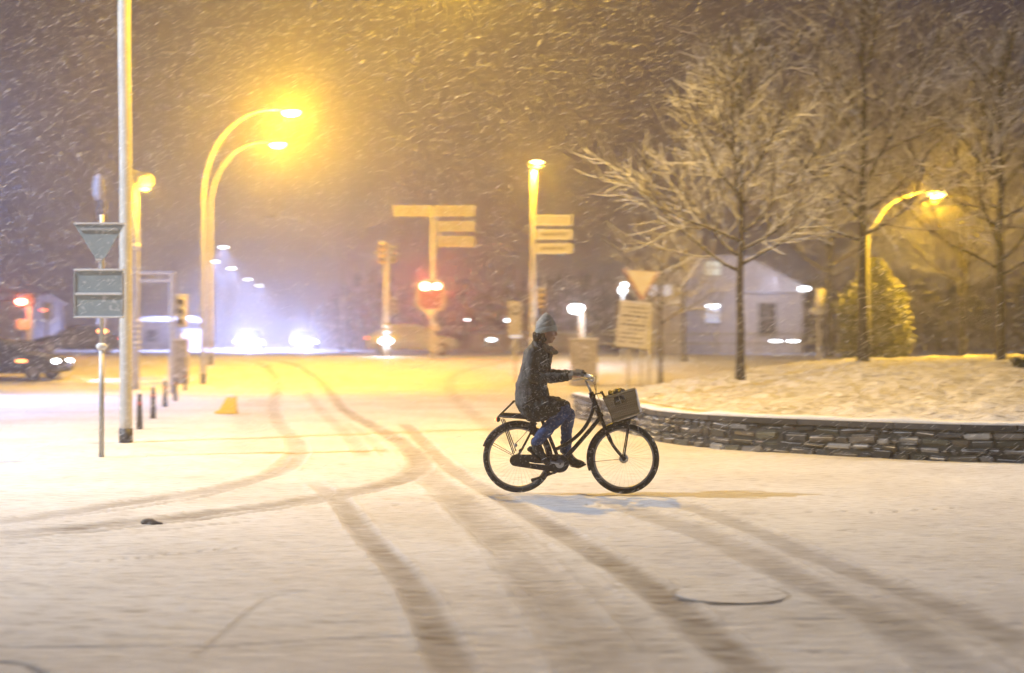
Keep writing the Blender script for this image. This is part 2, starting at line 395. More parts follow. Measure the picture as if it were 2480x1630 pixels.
rows = [-30, -15, -6, 0, 2]
py = 2300.0
while py > 851.0:
    # screen-even spacing of the rows, turned into metres
    lo = gp(1240, py).y; rows.append(lo); py -= 2.2 if py < 1000 else 3.0
rows = [r for i, r in enumerate(rows) if i == 0 or r > rows[i - 1] + 0.003]
rows += [66, 70, 76, 84, 95, 110, 130, 160, 200, 260, 340, 440]
rows = np.array(rows)
s_in = np.linspace(-0.46, 0.46, 760)
ext = np.array([0.02, 0.06, 0.14, 0.3, 0.6, 1.0])
NC = len(s_in) + 2 * len(ext)
YY = np.repeat(rows[:, None], NC, 1)
base = np.maximum(rows, 5.0)
XX = np.zeros_like(YY)
for i, b in enumerate(base):
    inner = s_in * b; e = inner[-1] + (420 - inner[-1]) * ext
    XX[i] = np.concatenate([-e[::-1], inner, e])
tt = np.clip((YY - 44) / 19.0, 0, 1); ZZ = 0.96 * tt * tt * (3 - 2 * tt)
TR = [  # (points in photo pixels on the ground, full width in metres, strength)
 ([(560,872),(620,876),(642,884),(658,901),(675,921),(672,948),(663,971),(660,998),(675,1028),(699,1052),(722,1072),(722,1098),(705,1122),(675,1143),(591,1170),(524,1186),(440,1199),(292,1222),(150,1245),(0,1266),(-200,1290)], .24, .62),
 ([(722,1098),(716,1118),(690,1140),(610,1172),(540,1192),(450,1212),(300,1234),(150,1254),(0,1276)], .10, .45),
 ([(600,868),(680,874),(722,884),(759,911),(790,928),(813,965),(833,995),(877,1015),(944,1052),(995,1086),(1028,1118),(1005,1150),(927,1176),(810,1197),(729,1214),(521,1237),(365,1263),(182,1279),(0,1292),(-200,1310)], .25, .78),
 ([(1000,1160),(930,1186),(820,1206),(755,1219),(600,1240),(469,1258),(312,1279),(156,1292),(0,1306),(-150,1318)], .12, .62),
 ([(600,1262),(400,1283),(200,1302),(0,1321)], .05, .4),
 ([(742,944),(769,988),(810,1022),(850,1059),(877,1089),(890,1112)], .20, .42),
 ([(833,1018),(880,1050),(925,1085),(940,1105)], .14, .35),
 ([(640,960),(618,1008),(618,1055),(642,1106)], .75, .30),
 ([(1260,868),(1180,884),(1120,899),(1095,911),(1085,934),(1099,961),(1139,998),(1196,1038),(1260,1085)], .30, .38),
 ([(900,905),(960,895),(1040,880),(1140,866)], .25, .30),
 ([(880,925),(930,912),(1010,898),(1110,880)], .18, .22),
 ([(978,1022),(1045,1089),(1095,1139),(1180,1184),(1271,1232),(1396,1310),(1500,1373),(1605,1440),(1683,1506),(1761,1566),(1839,1628),(1960,1730)], .19, .72),
 ([(1000,1120),(1110,1205),(1180,1270),(1240,1330),(1308,1414),(1396,1519),(1464,1628),(1520,1740)], .30, .50),
 ([(1090,1190),(1200,1275),(1330,1385),(1440,1480),(1560,1590),(1640,1690)], .34, .34),
 ([(750,1165),(795,1190),(834,1222),(860,1269),(928,1342),(990,1404),(1042,1493),(1110,1628),(1150,1740)], .16, .66),
 ([(1450,1200),(1563,1242),(1683,1284),(1803,1331),(1917,1394),(2048,1451),(2178,1513),(2282,1590),(2400,1690)], .26, .52),
 ([(1580,1195),(1683,1227),(1839,1289),(2022,1368),(2204,1430),(2334,1486),(2480,1560),(2700,1690)], .20, .55),
 ([(1950,1380),(2100,1440),(2260,1510),(2400,1600)], .45, .34),
 ([(693,1441),(641,1446),(599,1487),(547,1519),(510,1560),(469,1589)], .022, .5),
 ([(-100,1560),(0,1563),(156,1566),(313,1563),(510,1568),(625,1555),(755,1547),(1000,1535),(1240,1530)], .022, .75),
 ([(-100,1600),(0,1605),(47,1607),(99,1628),(140,1670)], .03, .9),
 ([(0,1367),(208,1360),(365,1341),(573,1328)], .015, .6),
 ([(1880,1500),(1960,1497),(2100,1500),(2193,1511)], .03, .7),
 ([(2094,1242),(2193,1237),(2320,1228)], .012, .8), ([(1400,1218),(1700,1246),(1900,1243),(2100,1236)], .010, .5),
 ([(0,1068),(120,1070),(245,1074),(300,1072)], .05, .45),
 ([(250,1110),(330,1103),(420,1094),(470,1088)], .10, .30),
 ([(964,870),(991,879),(1028,877),(1099,867)], .35, .6),
 ([(1320,930),(1420,934),(1560,934),(1620,928),(1680,920)], .45, .8),
 ([(1215,900),(1270,915),(1330,925)], .2, .5),
 ([(1000,862),(1240,866),(1400,864),(1500,862)], .8, .4),
 ([(820,972),(900,975),(960,972)], .16, .3), ([(1150,945),(1230,949),(1340,950)], .16, .3),
 ([(430,1012),(470,1016),(520,1013)], .14, .8), ([(440,1026),(480,1024),(505,1020)], .14, .6),  # short dark patches painted in as a ground shadow, not tyre tracks
 ([(0,1020),(50,1028),(140,1024)], .30, .3),
 ([(780,1228),(1000,1222),(1100,1218)], .010, .5), ([(560,1180),(760,1180),(1000,1182)], .010, .35),
 ([(1900,1284),(2040,1284),(2080,1290)], .02, .5), ([(2340,1300),(2440,1302)], .03, .5),
 ([(1650,1540),(1800,1560),(2050,1580)], .015, .4), ([(1240,1300),(1420,1440),(1500,1520)], .05, -.35),
 ([(1150,1440),(1270,1490),(1340,1560),(1420,1628)], .2, .25),
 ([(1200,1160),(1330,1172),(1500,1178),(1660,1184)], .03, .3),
]
track_shade = np.zeros_like(XX); ridge = np.zeros_like(XX)
for pts, wd, st in TR:
    q = np.array([[*gp(a, b).xy] for a, b in pts])
    q = np.array([[p.x, p.y] for p in smoothpts([(a, b, 0) for a, b in q], 5)])
    for _ in range(14): q[1:-1] = (q[:-2] + 2 * q[1:-1] + q[2:]) / 4
    d = np.full(XX.shape, 9.0)
    x0, x1, y0, y1 = q[:, 0].min() - 1, q[:, 0].max() + 1, q[:, 1].min() - 1, q[:, 1].max() + 1
    msk = (XX > x0) & (XX < x1) & (YY > y0) & (YY < y1)
    px_, py_ = XX[msk], YY[msk]; dd = np.full(px_.shape, 9.0)
    for a, b in zip(q[:-1], q[1:]):
        ab = b - a; L = (ab ** 2).sum() + 1e-9
        t = np.clip(((px_ - a[0]) * ab[0] + (py_ - a[1]) * ab[1]) / L, 0, 1)
        dd = np.minimum(dd, np.hypot(px_ - a[0] - t * ab[0], py_ - a[1] - t * ab[1]))
    if wd > .1: wd *= 1.3; st *= .9
    h = wd / 2
    e = h * (1 + 0.22 * ngrid(px_ * 5, py_ * 3, 3))
    a = 1 - np.clip((dd - e * 0.45) / (e * 0.95 + 0.006), 0, 1); a = a * a * (3 - 2 * a)
    a *= (0.85 + 0.5 * ngrid(px_ * 2.2, py_ * 1.1, 5) + .3 * ngrid(px_ * 9, py_ * 5, 6))
    if wd > .08 and st > .3: ridge[msk] = np.maximum(ridge[msk], np.exp(-((dd - h * 1.25) / .035) ** 2) * (.5 + ngrid(px_ * 6, py_ * 6, 41)))
    if wd > .08: a *= np.clip(np.hypot(px_ - q[0][0], py_ - q[0][1]) / 1.2, 0, 1) * np.clip(np.hypot(px_ - q[-1][0], py_ - q[-1][1]) / 1.2, 0, 1)
    if st > 0: track_shade[msk] = np.maximum(track_shade[msk], a * st)
    else: track_shade[msk] = track_shade[msk] * (1 + st * a)
fade = np.clip((70 - YY) / 10, 0, 1)
near = np.clip((14 - YY) / 7, 0, 1)
track_shade += 0.10 * near + 0.10 * near * ngrid(XX * .9, YY * .9, 11)  # darker, mottled tone towards the camera, laid over the tracks
track_shade = np.clip(track_shade, 0, 1) * fade
ZZ = ZZ - 0.022 * track_shade + 0.014 * np.clip(ridge - track_shade * .6, 0, 1) * (YY < 24) + fade * (0.020 * ngrid(XX * .8, YY * .8, 1) + 0.008 * ngrid(XX * 3, YY * 6, 2) + 0.006 * ngrid(XX * 6, YY * 14, 8) * (YY < 40) + 0.004 * ngrid(XX * 14, YY * 34, 9) * (YY < 20))
nr, nc = XX.shape
vs = np.stack([XX, YY, ZZ], -1).reshape(-1, 3)
idx = np.arange(nr * nc).reshape(nr, nc)
fs = np.stack([idx[:-1, :-1], idx[:-1, 1:], idx[1:, 1:], idx[1:, :-1]], -1).reshape(-1, 4)
def big_mesh(name, vs, fs, m, attr=None, smooth=True):
    me = bpy.data.meshes.new(name); k = fs.shape[1]
    me.vertices.add(len(vs)); me.vertices.foreach_set('co', vs.astype(np.float32).ravel())
    me.loops.add(fs.size); me.loops.foreach_set('vertex_index', fs.astype(np.int32).ravel())
    me.polygons.add(len(fs)); me.polygons.foreach_set('loop_start', np.arange(0, fs.size, k, dtype=np.int32))
    me.polygons.foreach_set('loop_total', np.full(len(fs), k, dtype=np.int32)); me.update(calc_edges=True)
    if attr is not None:
        a = me.attributes.new('track_shade', 'FLOAT', 'POINT'); a.data.foreach_set('value', attr.astype(np.float32).ravel())
    me.materials.append(m)
    if smooth: me.shade_smooth()
    o = bpy.data.objects.new(name, me); COL.objects.link(o); return o
tag(big_mesh('snowy_ground', vs, fs, M['snow'], track_shade.ravel()), kind='structure')

# ------------------------------------------------------------------ haze
hb = MB().box((0, 190, 13.5), (900, 560, 32)).build('haze', bpy.data.materials.new('haze_air'))
hm = hb.data.materials[0]; hm.use_nodes = True; hn = hm.node_tree; hn.nodes.clear()
ho = hn.nodes.new('ShaderNodeOutputMaterial'); hv = hn.nodes.new('ShaderNodeVolumePrincipled')
hv.inputs['Color'].default_value = (0.86, 0.86, 0.90, 1); hv.inputs['Density'].default_value = HAZE_DENSITY
hv.inputs['Anisotropy'].default_value = 0.80
hn.links.new(hv.outputs[0], ho.inputs['Volume'])
tag(hb, kind='stuff')

# ------------------------------------------------------------------ planting bed and stone wall
wall_xy = [(1.26, 29.2), (1.50, 27.1), (1.80, 25.0), (2.10, 23.0), (2.28, 21.75), (2.62, 20.95), (3.12, 20.2), (4.14, 19.26), (5.39, 18.3), (6.43, 17.87), (8.5, 17.5), (12, 17.4), (20, 17.8), (34, 19)]
WP = smoothpts([(a, b, 0) for a, b in wall_xy], 12)
back_xy = [(1.27, 29.5), (1.9, 31), (2.8, 32.5), (3.6, 34), (4.3, 35), (5.0, 36), (6.0, 37.5), (7.5, 39), (9, 40), (11, 41), (14, 42), (19, 43), (26, 44), (42, 46)]
BP = smoothpts([(a, b, 0) for a, b in back_xy], 12)
def resample(P, n):
    L = [0.0]
    for a, b in zip(P[:-1], P[1:]): L.append(L[-1] + (b - a).length)
    out = []
    for i in range(n):
        t = L[-1] * i / (n - 1)
        k = max(j for j in range(len(L)) if L[j] <= t + 1e-9); k = min(k, len(P) - 2)
        out.append(P[k].lerp(P[k + 1], (t - L[k]) / max(1e-9, L[k + 1] - L[k])))
    return out, L[-1]
nu, nv = len(WP), 200
# refine u
def refine(P, k): return [P[i].lerp(P[i + 1], j / k) for i in range(len(P) - 1) for j in range(k)] + [P[-1]]
Wr, Br = refine(WP, 4), refine(BP, 4)
Wn = np.array([[p.x, p.y] for p in Wr]); Bn = np.array([[p.x, p.y] for p in Br])
v = np.linspace(0, 1, nv)[None, :, None]
PXY = Wn[:, None, :] * (1 - v) + Bn[:, None, :] * v
px_, py_ = PXY[..., 0], PXY[..., 1]
dw = np.hypot(px_ - Wn[:, None, 0], py_ - Wn[:, None, 1]); db = np.hypot(px_ - Bn[:, None, 0], py_ - Bn[:, None, 1])
crest = np.interp(px_, [1.2, 3.0, 4.8, 7.0, 9, 14, 40], [.50, .62, .80, 1.00, 1.12, 1.2, 1.3])
sm = lambda t: np.clip(t, 0, 1) ** 2 * (3 - 2 * np.clip(t, 0, 1))
hz = (0.50 + (crest - 0.50) * np.clip(dw / 11, 0, 1) ** 0.9) * sm(db / 2.2 + 0.0) - 0.03
lump = 0.75 * (0.11 * ngrid(px_ * 2.2, py_ * 2.2, 21) + 0.08 * ngrid(px_ * 5, py_ * 5, 22) + 0.05 * ngrid(px_ * 11, py_ * 11, 23)) * np.clip(dw / 0.8, 0, 1) * np.clip(db, 0, 1)
hz = np.where(dw < 0.02, 0.495, hz + lump)
vs = np.stack([px_, py_, hz], -1).reshape(-1, 3); idx = np.arange(px_.size).reshape(px_.shape)
fs = np.stack([idx[:-1, :-1], idx[1:, :-1], idx[1:, 1:], idx[:-1, 1:]], -1).reshape(-1, 4)
tag(big_mesh('planting_bed', vs, fs, M['bedsnow']), kind='structure')
def bed_h(x, y):
    d = (px_ - x) ** 2 + (py_ - y) ** 2; return float(hz.ravel()[d.argmin()])

wall = empty('stone_wall', (2.3, 21.7, 0), 'low curved rubble stone retaining wall with dark coping, in front of the snowy planting bed', 'wall')
o0 = Vector(wall.location)
Wl, WL = resample(WP, 900)
def wpt(s):
    t = min(max(s / WL, 0), 1) * 899; i = min(int(t), 898); p = Wl[i].lerp(Wl[i + 1], t - i)
    d = (Wl[i + 1] - Wl[i]).normalized(); return p, d, Vector((d.y, -d.x, 0)) * 1.0
mb = MB(); cop = MB()
from mathutils import noise as nz
# facing side: the road side of the wall
z = 0.0; courses = [0.11, 0.085, 0.12, 0.10]
for ci, ch in enumerate(courses):
    s = rnd.uniform(0, .2)
    while s < WL - .1:
        L = rnd.uniform(.10, .42) * (1 if s < 22 else 2.5); hgt = ch - 0.012
        p, d, nrm = wpt(s + L / 2)
        if nrm.dot(Vector((-1, -1, 0))) < 0: nrm = -nrm
        base = rnd.choice([(.16, .15, .14), (.10, .095, .09), (.24, .23, .22), (.14, .12, .09), (.36, .36, .36), (.07, .07, .07), (.13, .13, .10), (.09, .09, .085)])
        g__ = rnd.uniform(.42, 1.0); mb.cur = tuple(c * g__ for c in base)
        rot = Matrix((d, -nrm, Vector((0, 0, 1)))).transposed()
        pr = rnd.uniform(0.0, .035)
        c = p + nrm * (pr - 0.10 + .0) + Vector((0, 0, z + ch / 2 - .02 + rnd.uniform(-.014, .014)))
        n0__ = len(mb.v); rot = rot @ Matrix.Rotation(R(rnd.uniform(-5, 5)), 3, 'Y')
        mb.box(c - o0, (max(.05, L - .018), .20, hgt * rnd.uniform(.66, 1.12)), rot, bev=0.024)
        for q__ in range(n0__, len(mb.v)):
            vv = Vector(mb.v[q__]); mb.v[q__] = tuple(vv + Vector((nz.noise(vv * 23), nz.noise(vv * 23 + Vector((9, 0, 0))), nz.noise(vv * 23 + Vector((0, 9, 0))))) * .018)
        s += L
    z += ch
mb.cur = (.05, .05, .045)
back = []
for i in range(0, 900, 3):
    p, d, nrm = wpt(WL * i / 899)
    if nrm.dot(Vector((-1, -1, 0))) < 0: nrm = -nrm
    back.append((p, nrm))
vs = []; fs = []
for p, nrm in back:
    for off, zz in ((-.02, -.05), (-.02, .42), (-.22, .42), (-.22, -.05)): vs.append(p + nrm * off + Vector((0, 0, zz)) - o0)
for i in range(len(back) - 1):
    for j in range(4): fs.append((i * 4 + j, i * 4 + (j + 1) % 4, i * 4 + 4 + (j + 1) % 4, i * 4 + 4 + j))
fs += [(0, 1, 2, 3), tuple(len(vs) - 4 + j for j in range(4))]
mb._add(vs, fs); mb.build('stonework', M['stone'], wall)
cop.cur = (.07, .07, .075); s = 0
while s < WL - .2:
    L = rnd.uniform(.5, .9); n_ = 5; vs = []; fs = []; ov = rnd.uniform(.028, .045)
    for k in range(n_ + 1):
        p, d, nrm = wpt(min(WL - .01, s + .006 + (L - .012) * k / n_))
        if nrm.dot(Vector((-1, -1, 0))) < 0: nrm = -nrm
        for off, zz in ((ov, .405), (ov, .478), (-.24, .478), (-.24, .405)): vs.append(p + nrm * off + Vector((0, 0, zz)) - o0)
    for i in range(n_):
        for j in range(4): fs.append((i * 4 + j, i * 4 + (j + 1) % 4, i * 4 + 4 + (j + 1) % 4, i * 4 + 4 + j))
    fs += [(0, 1, 2, 3), tuple(n_ * 4 + j for j in range(4))]
    g__ = rnd.uniform(.7, 1.4); cop.cur = tuple(c * g__ for c in (.05, .05, .054))
    cop._add(vs, fs); s += L
cop.build('coping', M['stone'], wall)
cap = MB(); vs = []; fs = []
from mathutils import noise as nz
for i in range(900):
    p, d, nrm = wpt(WL * i / 899)
    if nrm.dot(Vector((-1, -1, 0))) < 0: nrm = -nrm
    w_ = .020 + .018 * nz.noise(p * 3); t_ = .050 + .035 * nz.noise(p * 1.7) + .012 * nz.noise(p * 7)
    for off, zz in ((w_, .479), (w_ + .004, .479 + t_ * .6), (w_ - .03, .479 + t_), (-.30, .50 + t_ * .5), (-.30, .479)): vs.append(p + nrm * off + Vector((0, 0, zz)) - o0)
for i in range(899):
    for j in range(5): fs.append((i * 5 + j, i * 5 + (j + 1) % 5, i * 5 + 5 + (j + 1) % 5, i * 5 + 5 + j))
cap._add(vs, fs); cap.build('snow_cap', M['rime'], wall, smooth=True)

# ------------------------------------------------------------------ street lamps
def head_cobra(parent, p, d, s=1.0, lens='sodium'):
    """flat lamp head at p reaching along unit d"""
    d = Vector(d).normalized(); rot = Vector((1, 0, 0)).rotation_difference(d).to_matrix()
    h = MB().ball(p, (.42 * s, .17 * s, .10 * s), 16, 8, rot).build('lamp_head', M['housing'], parent, True)
    MB().ball(p + Vector((0, 0, -.07 * s)) + d * .08 * s, (.28 * s, .15 * s, .15 * s), 16, 8, rot).build('lamp_lens', M[lens], h, True)
    return h

def curved_lamp(px, pyb, hpx, hpy, label, power, lens='sodium', Y=None, r=0.076, group='arched street lamps'):
    b = gp(px, pyb) if Y is None else Vector((X(px, Y), Y, gh(Y)))
    t = at(hpx, hpy, b.y)
    e = empty('street_lamp', b, label, 'street lamp', group=group)
    dx = t.x - b.x; H = t.z - b.z; sg = 1 if dx > 0 else -1
    rr = min(abs(dx) * 1.0, H * .36)
    pts = [(0, 0, 0), (0, 0, H * .3), (0, 0, H - rr * 1.0)]
    n = 10; ax = abs(dx) * .8
    for k in range(1, n + 1):
        th = math.pi / 2 * k / n
        pts.append((sg * ax * (1 - math.cos(th)), 0, H - rr + rr * math.sin(th)))
    pts.append((sg * abs(dx) * .95, 0, H + .02))
    rad = [r * 1.15, r, r * .9] + [r * (.88 - .45 * k / n) for k in range(1, n + 1)] + [r * .4]
    MB().tube(pts, rad, 12).build('pole', M['pole'], e, True)
    MB().tube([(0, 0, 0), (0, 0, .35)], r * 1.35, 12).build('base_collar', M['black'], e, True)
    if power is not None:
        head_cobra(e, Vector((dx, 0, H)), (sg, 0, 0), 1.0, lens)
        lamp('bulb', 'POINT', (dx, 0, H - .28), power, SODIUM, e, .14)
    else: head_cobra(e, Vector((dx, 0, H)), (sg, 0, 0), 1.0, lens)
    return e
curved_lamp(492, 930, 700, 266, 'tall arched street lamp with the brightest orange light, nearest of the arched pair', 9500)
curved_lamp(510, 884, 668, 345, 'arched street lamp with a smaller orange glow just behind the brightest lamp', 3200)
curved_lamp(828, 0, 655, 525, 'faint unlit arched lamp far off in the snow haze, arm pointing left', None, 'dull' if 'dull' in M else 'galv', Y=96, r=.11)
# the lamp behind the middle tree, arm over the hedge
b = Vector((X(2097, 41), 41, 0)); t = at(2262, 462, 41)
e = empty('street_lamp', b, 'street lamp with curved arm and orange light above the columnar evergreen', 'street lamp', group='arched street lamps')
dx, H = t.x - b.x, t.z
pts = smoothpts([(0, 0, 0), (0, 0, 2.5), (0, 0, H - 1.4), (.22, 0, H - .95), (.62, 0, H - .40), (1.2, 0, H - .1), (dx - .2, 0, H)], 5)
MB().tube(pts, [.10 - .03 * i / len(pts) for i in range(len(pts))], 12).build('pole', M['pole'], e, True)
head_cobra(e, Vector((dx, 0, H)), (1, 0, .1), .95, 'sodium')
lamp('bulb', 'POINT', (dx, 0, H - .28), 3900, SODIUM, e, .12)

# big near pole on the left, its lamp above the picture
b = gp(305, 1073)
e = empty('street_lamp', b, 'thick pale lamp post beside the small bollards, black base, lamp above the picture', 'street lamp', group='arched street lamps')
pts = smoothpts([(0, 0, 0), (0, 0, 4), (0, 0, 7.4), (.35, 0, 8.7), (1.4, 0, 9.5), (4.2, 0, 9.7)], 6)
MB().tube(pts, [.095 - .05 * max(0, i - 12) / len(pts) for i in range(len(pts))], 16).build('pole', M['pole'], e, True)
MB().tube([(0, 0, -.05), (0, 0, .22)], .104, 16).build('base_collar', M['black'], e, True)
head_cobra(e, Vector((4.5, 0, 9.7)), (1, 0, .05))
lamp('bulb', 'SPOT', (4.5, 0, 9.4), 5900, SODIUM, e, .15, 158, .25, (.12, 0, -1))

e = empty('suspended_lamp', (-1.4, 31.5, 10.15), 'orange lamp hung from a wire over the road, above the picture', 'street lamp')
head_cobra(e, Vector((0, 0, 0)), (1, 0, 0))
MB().tube(smoothpts([(-16.6, 0, 1.35), (-8, 0, .75), (0, 0, .5), (10, 0, .8), (19.4, 0, 1.35)], 5), .008, 5).tube([(0, 0, .08), (0, 0, .5)], .01, 5).build('span_wire', M['black'], e)
for xx in (-16.6, 19.4): MB().tube([(xx, 0, -10.2), (xx, 0, 1.5)], [.12, .08], 10).build('wire_pole', M['pole'], e, True)
lamp('bulb', 'POINT', (0, 0, -.28), 1500, SODIUM, e, .15)

# white lamp left of the picture lighting the crossing
e = empty('street_lamp', (-16.6, 15.2, 0), 'white street lamp standing left of the crossing, outside the picture', 'street lamp')
MB().tube([(0, 0, 0), (0, 0, 12.9)], [.11, .06], 12).build('pole', M['pole'], e, True)
head_cobra(e, Vector((.5, 0, 12.9)), (1, 0, 0), 1.0, 'led')
lamp('bulb', 'SPOT', (.6, 0, 12.6), 19500, (.84, .91, 1.0), e, .15, 112, 1.0, (.95, .25, -1))

for (lx, ly, H_, sg, pw, cl, tgt, ang_, nm) in ((-17.5, 36, 8, 1, 13000, (.34, .48, 1.0), (.6, -.1, -1), 160, 'bluish street lamp farther back, left of the picture'), (17.5, 18, 9, -1, 7500, (.96, .95, .98), (-1.0, -.62, -1), 80, 'added unseen white lamp brightening the ground at right, beyond the stone wall')):  # right-hand lamp is added out of view to even the ground light
    e = empty('street_lamp', (lx, ly, gh(ly)), nm, 'street lamp')
    MB().tube([(0, 0, 0), (0, 0, H_)], [.09, .06], 12).build('pole', M['pole'], e, True)
    head_cobra(e, Vector((sg * .5, 0, H_)), (sg, 0, 0), 1.0, 'led')
    lamp('bulb', 'SPOT', (sg * .6, 0, H_ - .25), pw, cl, e, .15, ang_, .9, tgt)

# short post top lamp with three direction boards
Yp = 54; b = Vector((X(1291, Yp), Yp, gh(Yp))); sc = Yp / F
e = empty('street_lamp', b, 'straight lamp post with orange lamp on top, behind the cyclist', 'street lamp')
top = at(1291, 402, Yp).z - b.z
MB().tube([(0, 0, 0), (0, 0, top * .55), (0, 0, top)], [.10, .085, .07], 12).build('pole', M['pole'], e, True)
for k in range(5):
    MB().tube([(0, 0, .5 + k * .5), (0, 0, .72 + k * .5)], .106, 12).build('band', M['white'], e)
hd = MB().ball((.12, 0, top + .05), (.34, .2, .12), 16, 8).build('lamp_head', M['housing'], e, True)
MB().ball((.14, -.03, top + .09), (.24, .18, .11), 16, 8).build('lamp_lens', M['sodium'], hd, True)
lamp('bulb', 'POINT', (.14, -.1, top - .22), 1300, SODIUM, e, .12)
def board(name, x0, x1, y0, y1, Y, label, cat, group, m='signface', parent=None, lines=True):
    p = at((x0 + x1) / 2, (y0 + y1) / 2, Y); w_, h_ = (x1 - x0) / F * Y, (y1 - y0) / F * Y
    s_ = empty(name, p, label, cat, group=group) if parent is None else parent
    off = Vector((0, 0, 0)) if parent is None else p - Vector(parent.location)
    pl = MB().box(off, (w_, .05, h_), None, .02).build('panel', M[m], s_)
    rim = MB()
    for sx, sz, lx, lz in ((0, 1, w_ + .05, .05), (0, -1, w_ + .05, .05), (1, 0, .05, h_ - .052), (-1, 0, .05, h_ - .052)):
        rim.box(off + Vector((sx * w_ / 2, -.012, sz * h_ / 2)), (lx, .07, lz), None, .008)
    rim.build('border', M['rime' if m != 'boardgrey' else 'cab'], s_)
    if lines:
        tx = MB(); x = -w_ * .36
        while x < w_ * .30:
            L = rnd.uniform(.08, .22) * h_ * 2
            tx.box(off + Vector((x + L / 2, -.030, rnd.uniform(-.02, .02))), (L, .006, h_ * .22)); x += L + h_ * .12
        tx.build('print', M['ink'], s_)
    return s_
for k, (y0, y1, nm) in enumerate(((522, 545, 'topmost'), (557, 579, 'middle'), (591, 613, 'lowest'))):
    board('direction_sign', 1299, 1384, y0, y1, Yp, nm + ' snowy direction board on the orange lamp post behind the cyclist', 'sign', 'direction boards on the lamp post', lines=k > 0)

# ------------------------------------------------------------------ traffic signals
def signal_head(parent, off, s=1.0, lit=None, back=True, name='signal_head', m='black'):
    off = Vector(off)
    h = MB().box(off, (.32 * s, .24 * s, .95 * s), None, .04).build(name, M[m], parent)
    for k, zc in enumerate((.30, 0, -.30)):
        MB().tube([off + Vector((0, -.12 * s, zc * s + .02)), off + Vector((0, -.30 * s, zc * s + .0))], .12 * s, 12, cap=False).build('visor', M['housing'], h)
        MB().disc(off + Vector((0, -.125 * s, zc * s)), .10 * s, .012, 'Y', 16).build('signal_lens', M[lit[1]] if lit and lit[0] == k else M['glass'], h)
    MB().box(off + Vector((0, 0, .50 * s)), (.34 * s, .26 * s, .06 * s), None, .02).build('snow_cap', M['rime'], h)
    return h
# near left: post with the backs of two signs
b = gp(246, 1107); Y = b.y
e = empty('traffic_sign', b, 'thin grey post at left holding the backs of a triangular and a square sign', 'traffic sign')
def rel(px, py_, Yd=None, base=None): return at(px, py_, Yd or Y) - Vector(base if base is not None else b)
MB().tube([(0, 0, 0), (0, 0, 1.45)], .034, 10).build('post_sleeve', M['galv'], e, True)
MB().tube([(0, 0, 1.452), rel(247, 520)], .028, 10).build('post', M['galv'], e, True)
MB().ball((0, 0, 1.47), (.075, .06, .055), 12, 6).build('snow_knob', M['rime'], e, True)
def flat(px, py_): p = rel(px, py_); return (p.x, p.z)
tri = [flat(183, 545), (flat(304, 545)), flat(252, 632), flat(238, 632)]
tp = MB().prism(tri, (0, -.035, 0), (1, 0, 0), (0, 0, 1), (0, -1, 0), .02).build('triangle_plate', M['signback'], e)
MB().box(rel(243, 542) + Vector((0, -.045, 0)), (.68, .06, .022), None, .008).build('snow_ledge', M['rime'], tp)
MB().box(rel(243, 556) + Vector((0, -.065, 0)), (.50, .018, .03)).build('bracket', M['galv'], tp)
MB().box(rel(243, 629) + Vector((0, -.050, 0)), (.10, .03, .04), None, .01).build('bracket', M['rime'], tp)
sq_ = MB().box(rel(242, 711) + Vector((0, -.045, 0)), (.64, .02, .64), None, .008).build('square_plate', M['signback'], e)
for yy in (654, 768): MB().box(rel(242, yy) + Vector((0, -.05, 0)), (.67, .06, .028), None, .01).build('snow_ledge', M['rime'], sq_)
MB().box(rel(242, 712) + Vector((0, -.065, 0)), (.62, .03, .035), None, .01).build('cross_rail', M['rime'], sq_)
for xx in (184, 300): MB().box(rel(xx, 711) + Vector((0, -.05, 0)), (.03, .04, .56), None, .01).build('edge_rail', M['galv'], sq_)
# pole with the snowy signal behind it
Y2 = 40; b2 = Vector((X(248, Y2), Y2, 0))
e = empty('traffic_light', b2, 'traffic light plastered with snow rising above the backs of the signs at left', 'traffic light')
MB().tube([(0, 0, 0), at(248, 520, Y2) - b2], .05, 10).build('pole', M['pole'], e, True)
MB().box(at(240, 510, Y2) - b2 + Vector((.06, 0, 0)), (.26, .22, .62), None, .04).build('signal_head', M['black'], e)
MB().ball(at(240, 455, Y2) - b2, (.17, .17, .40), 14, 10).build('snowy_beacon', M['cab'], e, True)
MB().box(at(247, 778, Y2) - b2, (.26, .14, .24), None, .04).build('push_box', M['white'], e)
MB().ball(at(250, 802, Y2) - b2 + Vector((0, -.08, 0)), (.14, .05, .07)).build('warning_lens', M['orange'], e, True)

# lamp post with banded foot right behind the big pole
Y3 = 46; b3 = Vector((X(329, Y3), Y3, gh(Y3)))
e = empty('street_lamp', b3, 'yellow-lit lamp post with banded foot, just right of the thick pale post', 'street lamp')
MB().tube([(0, 0, 0), at(329, 600, Y3) - b3, at(326, 412, Y3) - b3], [.12, .11, .085], 12).build('pole', M['pole'], e, True)
MB().tube([at(328, 605, Y3) - b3, at(328, 590, Y3) - b3], .14, 12).build('collar', M['white'], e, True)
for k in range(6): MB().tube([at(330, 775 + k * 13, Y3) - b3, at(330, 781 + k * 13, Y3) - b3], .15, 12).build('band', M['white'], e, True)
MB().tube([at(326, 420, Y3) - b3, at(362, 424, Y3) - b3], .05, 8).build('arm', M['pole'], e, True)
h = MB().box(at(354, 438, Y3) - b3, (.42, .3, .40), None, .06).build('lamp_box', M['signface'], e)
MB().ball(at(350, 458, Y3) - b3, (.16, .12, .06)).build('lamp_lens', M['sodium_dim'], h, True)
lamp('bulb', 'POINT', at(364, 468, Y3) - b3 + Vector((0, -.3, 0)), 400, SODIUM, e, .1)

